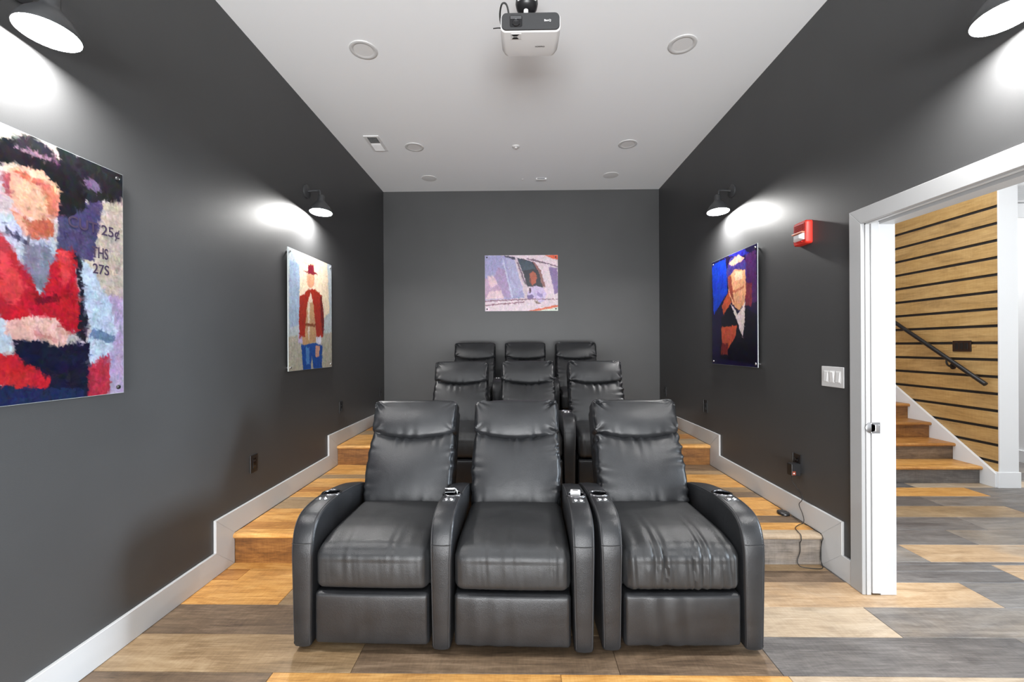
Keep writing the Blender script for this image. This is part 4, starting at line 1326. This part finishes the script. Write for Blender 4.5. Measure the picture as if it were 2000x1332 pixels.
Geo().lathe([(0.060, 0.0), (0.060, -0.012), (0.030, -0.022), (0.018, -0.026), (0.018, -0.125)], 24).obj('ceiling_plate', M_BLACK, m_, smooth=40)
j = Geo().lathe([(0.020, -0.115), (0.046, -0.128), (0.060, -0.152), (0.064, -0.182), (0.058, -0.208), (0.042, -0.224), (0.020, -0.230)], 28).obj('joint', M_BLACK, m_, smooth=50)
for a in (-125, -55):
    ca, sa = math.cos(R(a)), math.sin(R(a))
    o = Geo().box(-0.018, 0.018, -0.003, 0.003, -0.014, 0.014, 0.002).obj('slot_cover', M_WPL2, j, (0.0635 * ca, 0.0635 * sa, -0.184), (0, 0, R(a + 90)))
g = Geo().lathe([(0.020, -0.228), (0.024, -0.245), (0.024, -0.262)], 18)
for a in (30, 150, 210, 330):
    ca, sa = math.cos(R(a)), math.sin(R(a))
    g.tube([(0.0, 0.0, -0.250), (0.05 * ca, 0.05 * sa, -0.258), (0.085 * ca, 0.075 * sa, -0.275), (0.087 * ca, 0.077 * sa, -0.338)], 0.007, 8)
g.obj('spider_arm', M_BLACK, m_, smooth=50)
Geo().lathe([(0.0, -0.262), (0.013, -0.258), (0.013, -0.240)], 14, T(-0.005, -0.03, 0)).obj('thumb_screw', M_WPL, m_, smooth=40)
c_ = Geo().tube(smooth_path([(-0.058, 2.570, 3.12), (-0.066, 2.565, 3.20), (-0.098, 2.50, 3.280), (-0.088, 2.44, 3.318), (-0.062, 2.44, 3.322), (-0.048, 2.47, 3.285), (-0.048, 2.54, 3.21), (-0.052, 2.56, 3.16)], 6), 0.005, 8).obj('projector_cable', M_RUBBER, None, smooth=60)
tag(c_, 'black looped cable behind the left end of projector', 'cable')
c_ = Geo().tube(smooth_path([(-0.072, 2.53, 3.25), (-0.105, 2.50, 3.232), (-0.135, 2.46, 3.20)], 5), 0.003, 8).obj('projector_cable', M_RUBBER, None, smooth=60)
tag(c_, 'short black cable end poking out left of the projector', 'cable')

# ------------------------------------------------------------------ fittings on the walls
def outlet(label, x, y, z, s):
    """s=+1 faces +x (left wall)"""
    t = thing('wall_outlet', label, 'outlet', (x, y, z), 0, 'black wall outlets')
    Geo().box(0, s * 0.006, -0.040, 0.040, -0.061, 0.061, 0.002).obj('plate', M_BLACK, t)
    Geo().box(s * 0.006, s * 0.0085, -0.018, 0.018, -0.036, 0.036, 0.001).obj('socket_face', M_BLKG, t)
    g = Geo()
    for zz in (-0.019, 0.019):
        g.box(s * 0.0085, s * 0.0089, -0.008, -0.0055, zz - 0.004, zz + 0.006)
        g.box(s * 0.0085, s * 0.0089, 0.0055, 0.008, zz - 0.004, zz + 0.006)
    g.obj('slots', M_GREY, t)
    return t


outlet('black wall outlet nearest on left wall, above the first platform', XL, 2.952, 0.578, 1)
outlet('black wall outlet on left wall below the tall pale print', XL, 4.417, 0.759, 1)
outlet('black wall outlet on left wall beside the back corner', XL, 5.693, 0.779, 1)
outlet('black wall outlet with a power adapter plugged in on right wall', XR, 2.979, 0.574, -1)
outlet('black wall outlet on right wall above the second step', XR, 4.420, 0.762, -1)
outlet('black wall outlet on right wall beside the back corner', XR, 5.628, 0.785, -1)

t = thing('power_adapter', 'black power adapter block with orange mark plugged into the right wall', 'charger', (1.8, 2.962, 0.535))
Geo().box(0.040, 0.1010, -0.030, 0.024, -0.040, 0.040, 0.003).obj('body', M_BLACK, t)
Geo().box(0.044, 0.066, -0.0306, -0.0298, -0.034, -0.008).obj('orange_mark', plain('orange print', (0.22, 0.035, 0.012), 0.5), t)
Geo().lathe([(0.0, 0.0012), (0.004, 0.001), (0.005, 0.0)][::-1], 12, T(0.055, -0.0306, -0.022) @ rot_to((0, -1, 0))).obj('indicator', M_WPL, t)
pts = [(1.862, 2.966, 0.496), (1.872, 2.982, 0.45), (1.888, 2.95, 0.405), (1.893, 2.915, 0.38), (1.886, 2.900, 0.345), (1.883, 2.925, 0.307), (1.884, 2.895, 0.262), (1.880, 2.872, 0.228),
       (1.872, 2.868, 0.2045), (1.83, 2.846, 0.2025), (1.778, 2.800, 0.2025), (1.757, 2.745, 0.2030), (1.752, 2.706, 0.197), (1.750, 2.700, 0.165), (1.757, 2.722, 0.140), (1.757, 2.722, 0.085), (1.738, 2.718, 0.03),
       (1.745, 2.700, 0.004), (1.795, 2.680, 0.003), (1.855, 2.676, 0.003), (1.882, 2.700, 0.006), (1.884, 2.722, 0.04), (1.886, 2.722, 0.10), (1.885, 2.712, 0.150), (1.883, 2.699, 0.180), (1.879, 2.712, 0.202), (1.876, 2.76, 0.2025),
       (1.882, 2.83, 0.2025), (1.868, 2.88, 0.2025), (1.872, 2.95, 0.2025), (1.868, 3.005, 0.205)]
c_ = Geo().tube(smooth_path(pts, 6), 0.0024, 6).obj('power_cable', M_RUBBER, None, smooth=60)
tag(c_, 'thin black cable hanging from the adapter and looping over the step', 'cable')
t = thing('receiver_puck', 'small black oval receiver lying on the platform by right skirting', 'receiver', (1.850, 3.045, P1))
g = Geo().lathe([(0.0, 0.0005), (0.034, 0.0005), (0.040, 0.006), (0.038, 0.016), (0.030, 0.020), (0.0, 0.021)], 24, Matrix.Diagonal((0.95, 1.15, 1, 1)))
g.obj('body', M_BLACK, t, smooth=40)
Geo().lathe([(0.022, 0.0203), (0.024, 0.0222), (0.026, 0.0203)], 24, Matrix.Diagonal((0.95, 1.15, 1, 1)), cap=False).obj('top_ring', M_GREY, t)

t = thing('light_switch', 'white three gang light switch plate on right wall beside the door', 'light switch', (XR, 2.643, 1.186))
Geo().box(-0.006, 0, -0.092, 0.092, -0.062, 0.062, 0.0025).obj('plate', M_WPL2, t)
for k, dy in enumerate((0.050, 0.0, -0.050)):
    Geo().box(-0.0075, -0.006, dy - 0.020, dy + 0.020, -0.036, 0.036, 0.0008).obj('switch_frame', M_WPL, t)
    zz = -0.014 if k == 1 else 0.012
    o = Geo().box(-0.005, 0.0, -0.0150, 0.0150, -0.030, 0.030, 0.001).obj('rocker', M_WPL2 if k != 1 else M_WPL, t, (-0.0070, dy, 0), (0, R(4 if k != 1 else -4), 0))

t = thing('fire_alarm', 'red fire alarm strobe with clear lens on right wall beside door', 'fire alarm', (XR, 2.885, 2.120))
shell_pts = rrect(0.064, 0.074, 0.014)


def xshell(rings):
    V, F = [], []
    n = len(rings[0][0])
    for pts, x in rings:
        V += [(x, y, z) for y, z in pts]
    for k in range(len(rings) - 1):
        for i in range(n):
            j = (i + 1) % n
            F.append([k * n + i, k * n + j, (k + 1) * n + j, (k + 1) * n + i])
    F += [list(range(n)), list(range((len(rings) - 1) * n, len(rings) * n))]
    return Geo().add(V, F)


xshell([(rrect(0.066, 0.076, 0.014), 0.0), (rrect(0.066, 0.076, 0.014), -0.034), (rrect(0.060, 0.070, 0.014), -0.042)]).obj('body', M_RED, t, smooth=40)
g = Geo().box(-0.046, -0.040, -0.050, 0.050, 0.008, 0.060, 0.001)
gr = g.obj('horn_recess', M_DRED, t)
for k in range(6):
    Geo().box(-0.049, -0.0458, -0.046, 0.046, 0.012 + 0.008 * k, 0.0145 + 0.008 * k).obj('horn_slat', M_RED, gr)
Geo().box(-0.062, -0.040, -0.052, 0.052, -0.004, 0.004, 0.0015).obj('ledge', plain('pale red plastic', (0.75, 0.28, 0.18), 0.4), t)
xshell([([(-0.050, -0.006), (0.050, -0.006), (0.050, -0.050), (-0.050, -0.050)], -0.040), ([(-0.044, -0.008), (0.044, -0.008), (0.044, -0.044), (-0.044, -0.044)], -0.054), ([(-0.026, -0.014), (0.026, -0.014), (0.026, -0.036), (-0.026, -0.036)], -0.064)]).obj('strobe_lens', M_LENS, t)
Geo().box(-0.048, -0.041, -0.030, 0.012, -0.062, -0.056, 0.001).obj('lower_tab', M_RED, t)
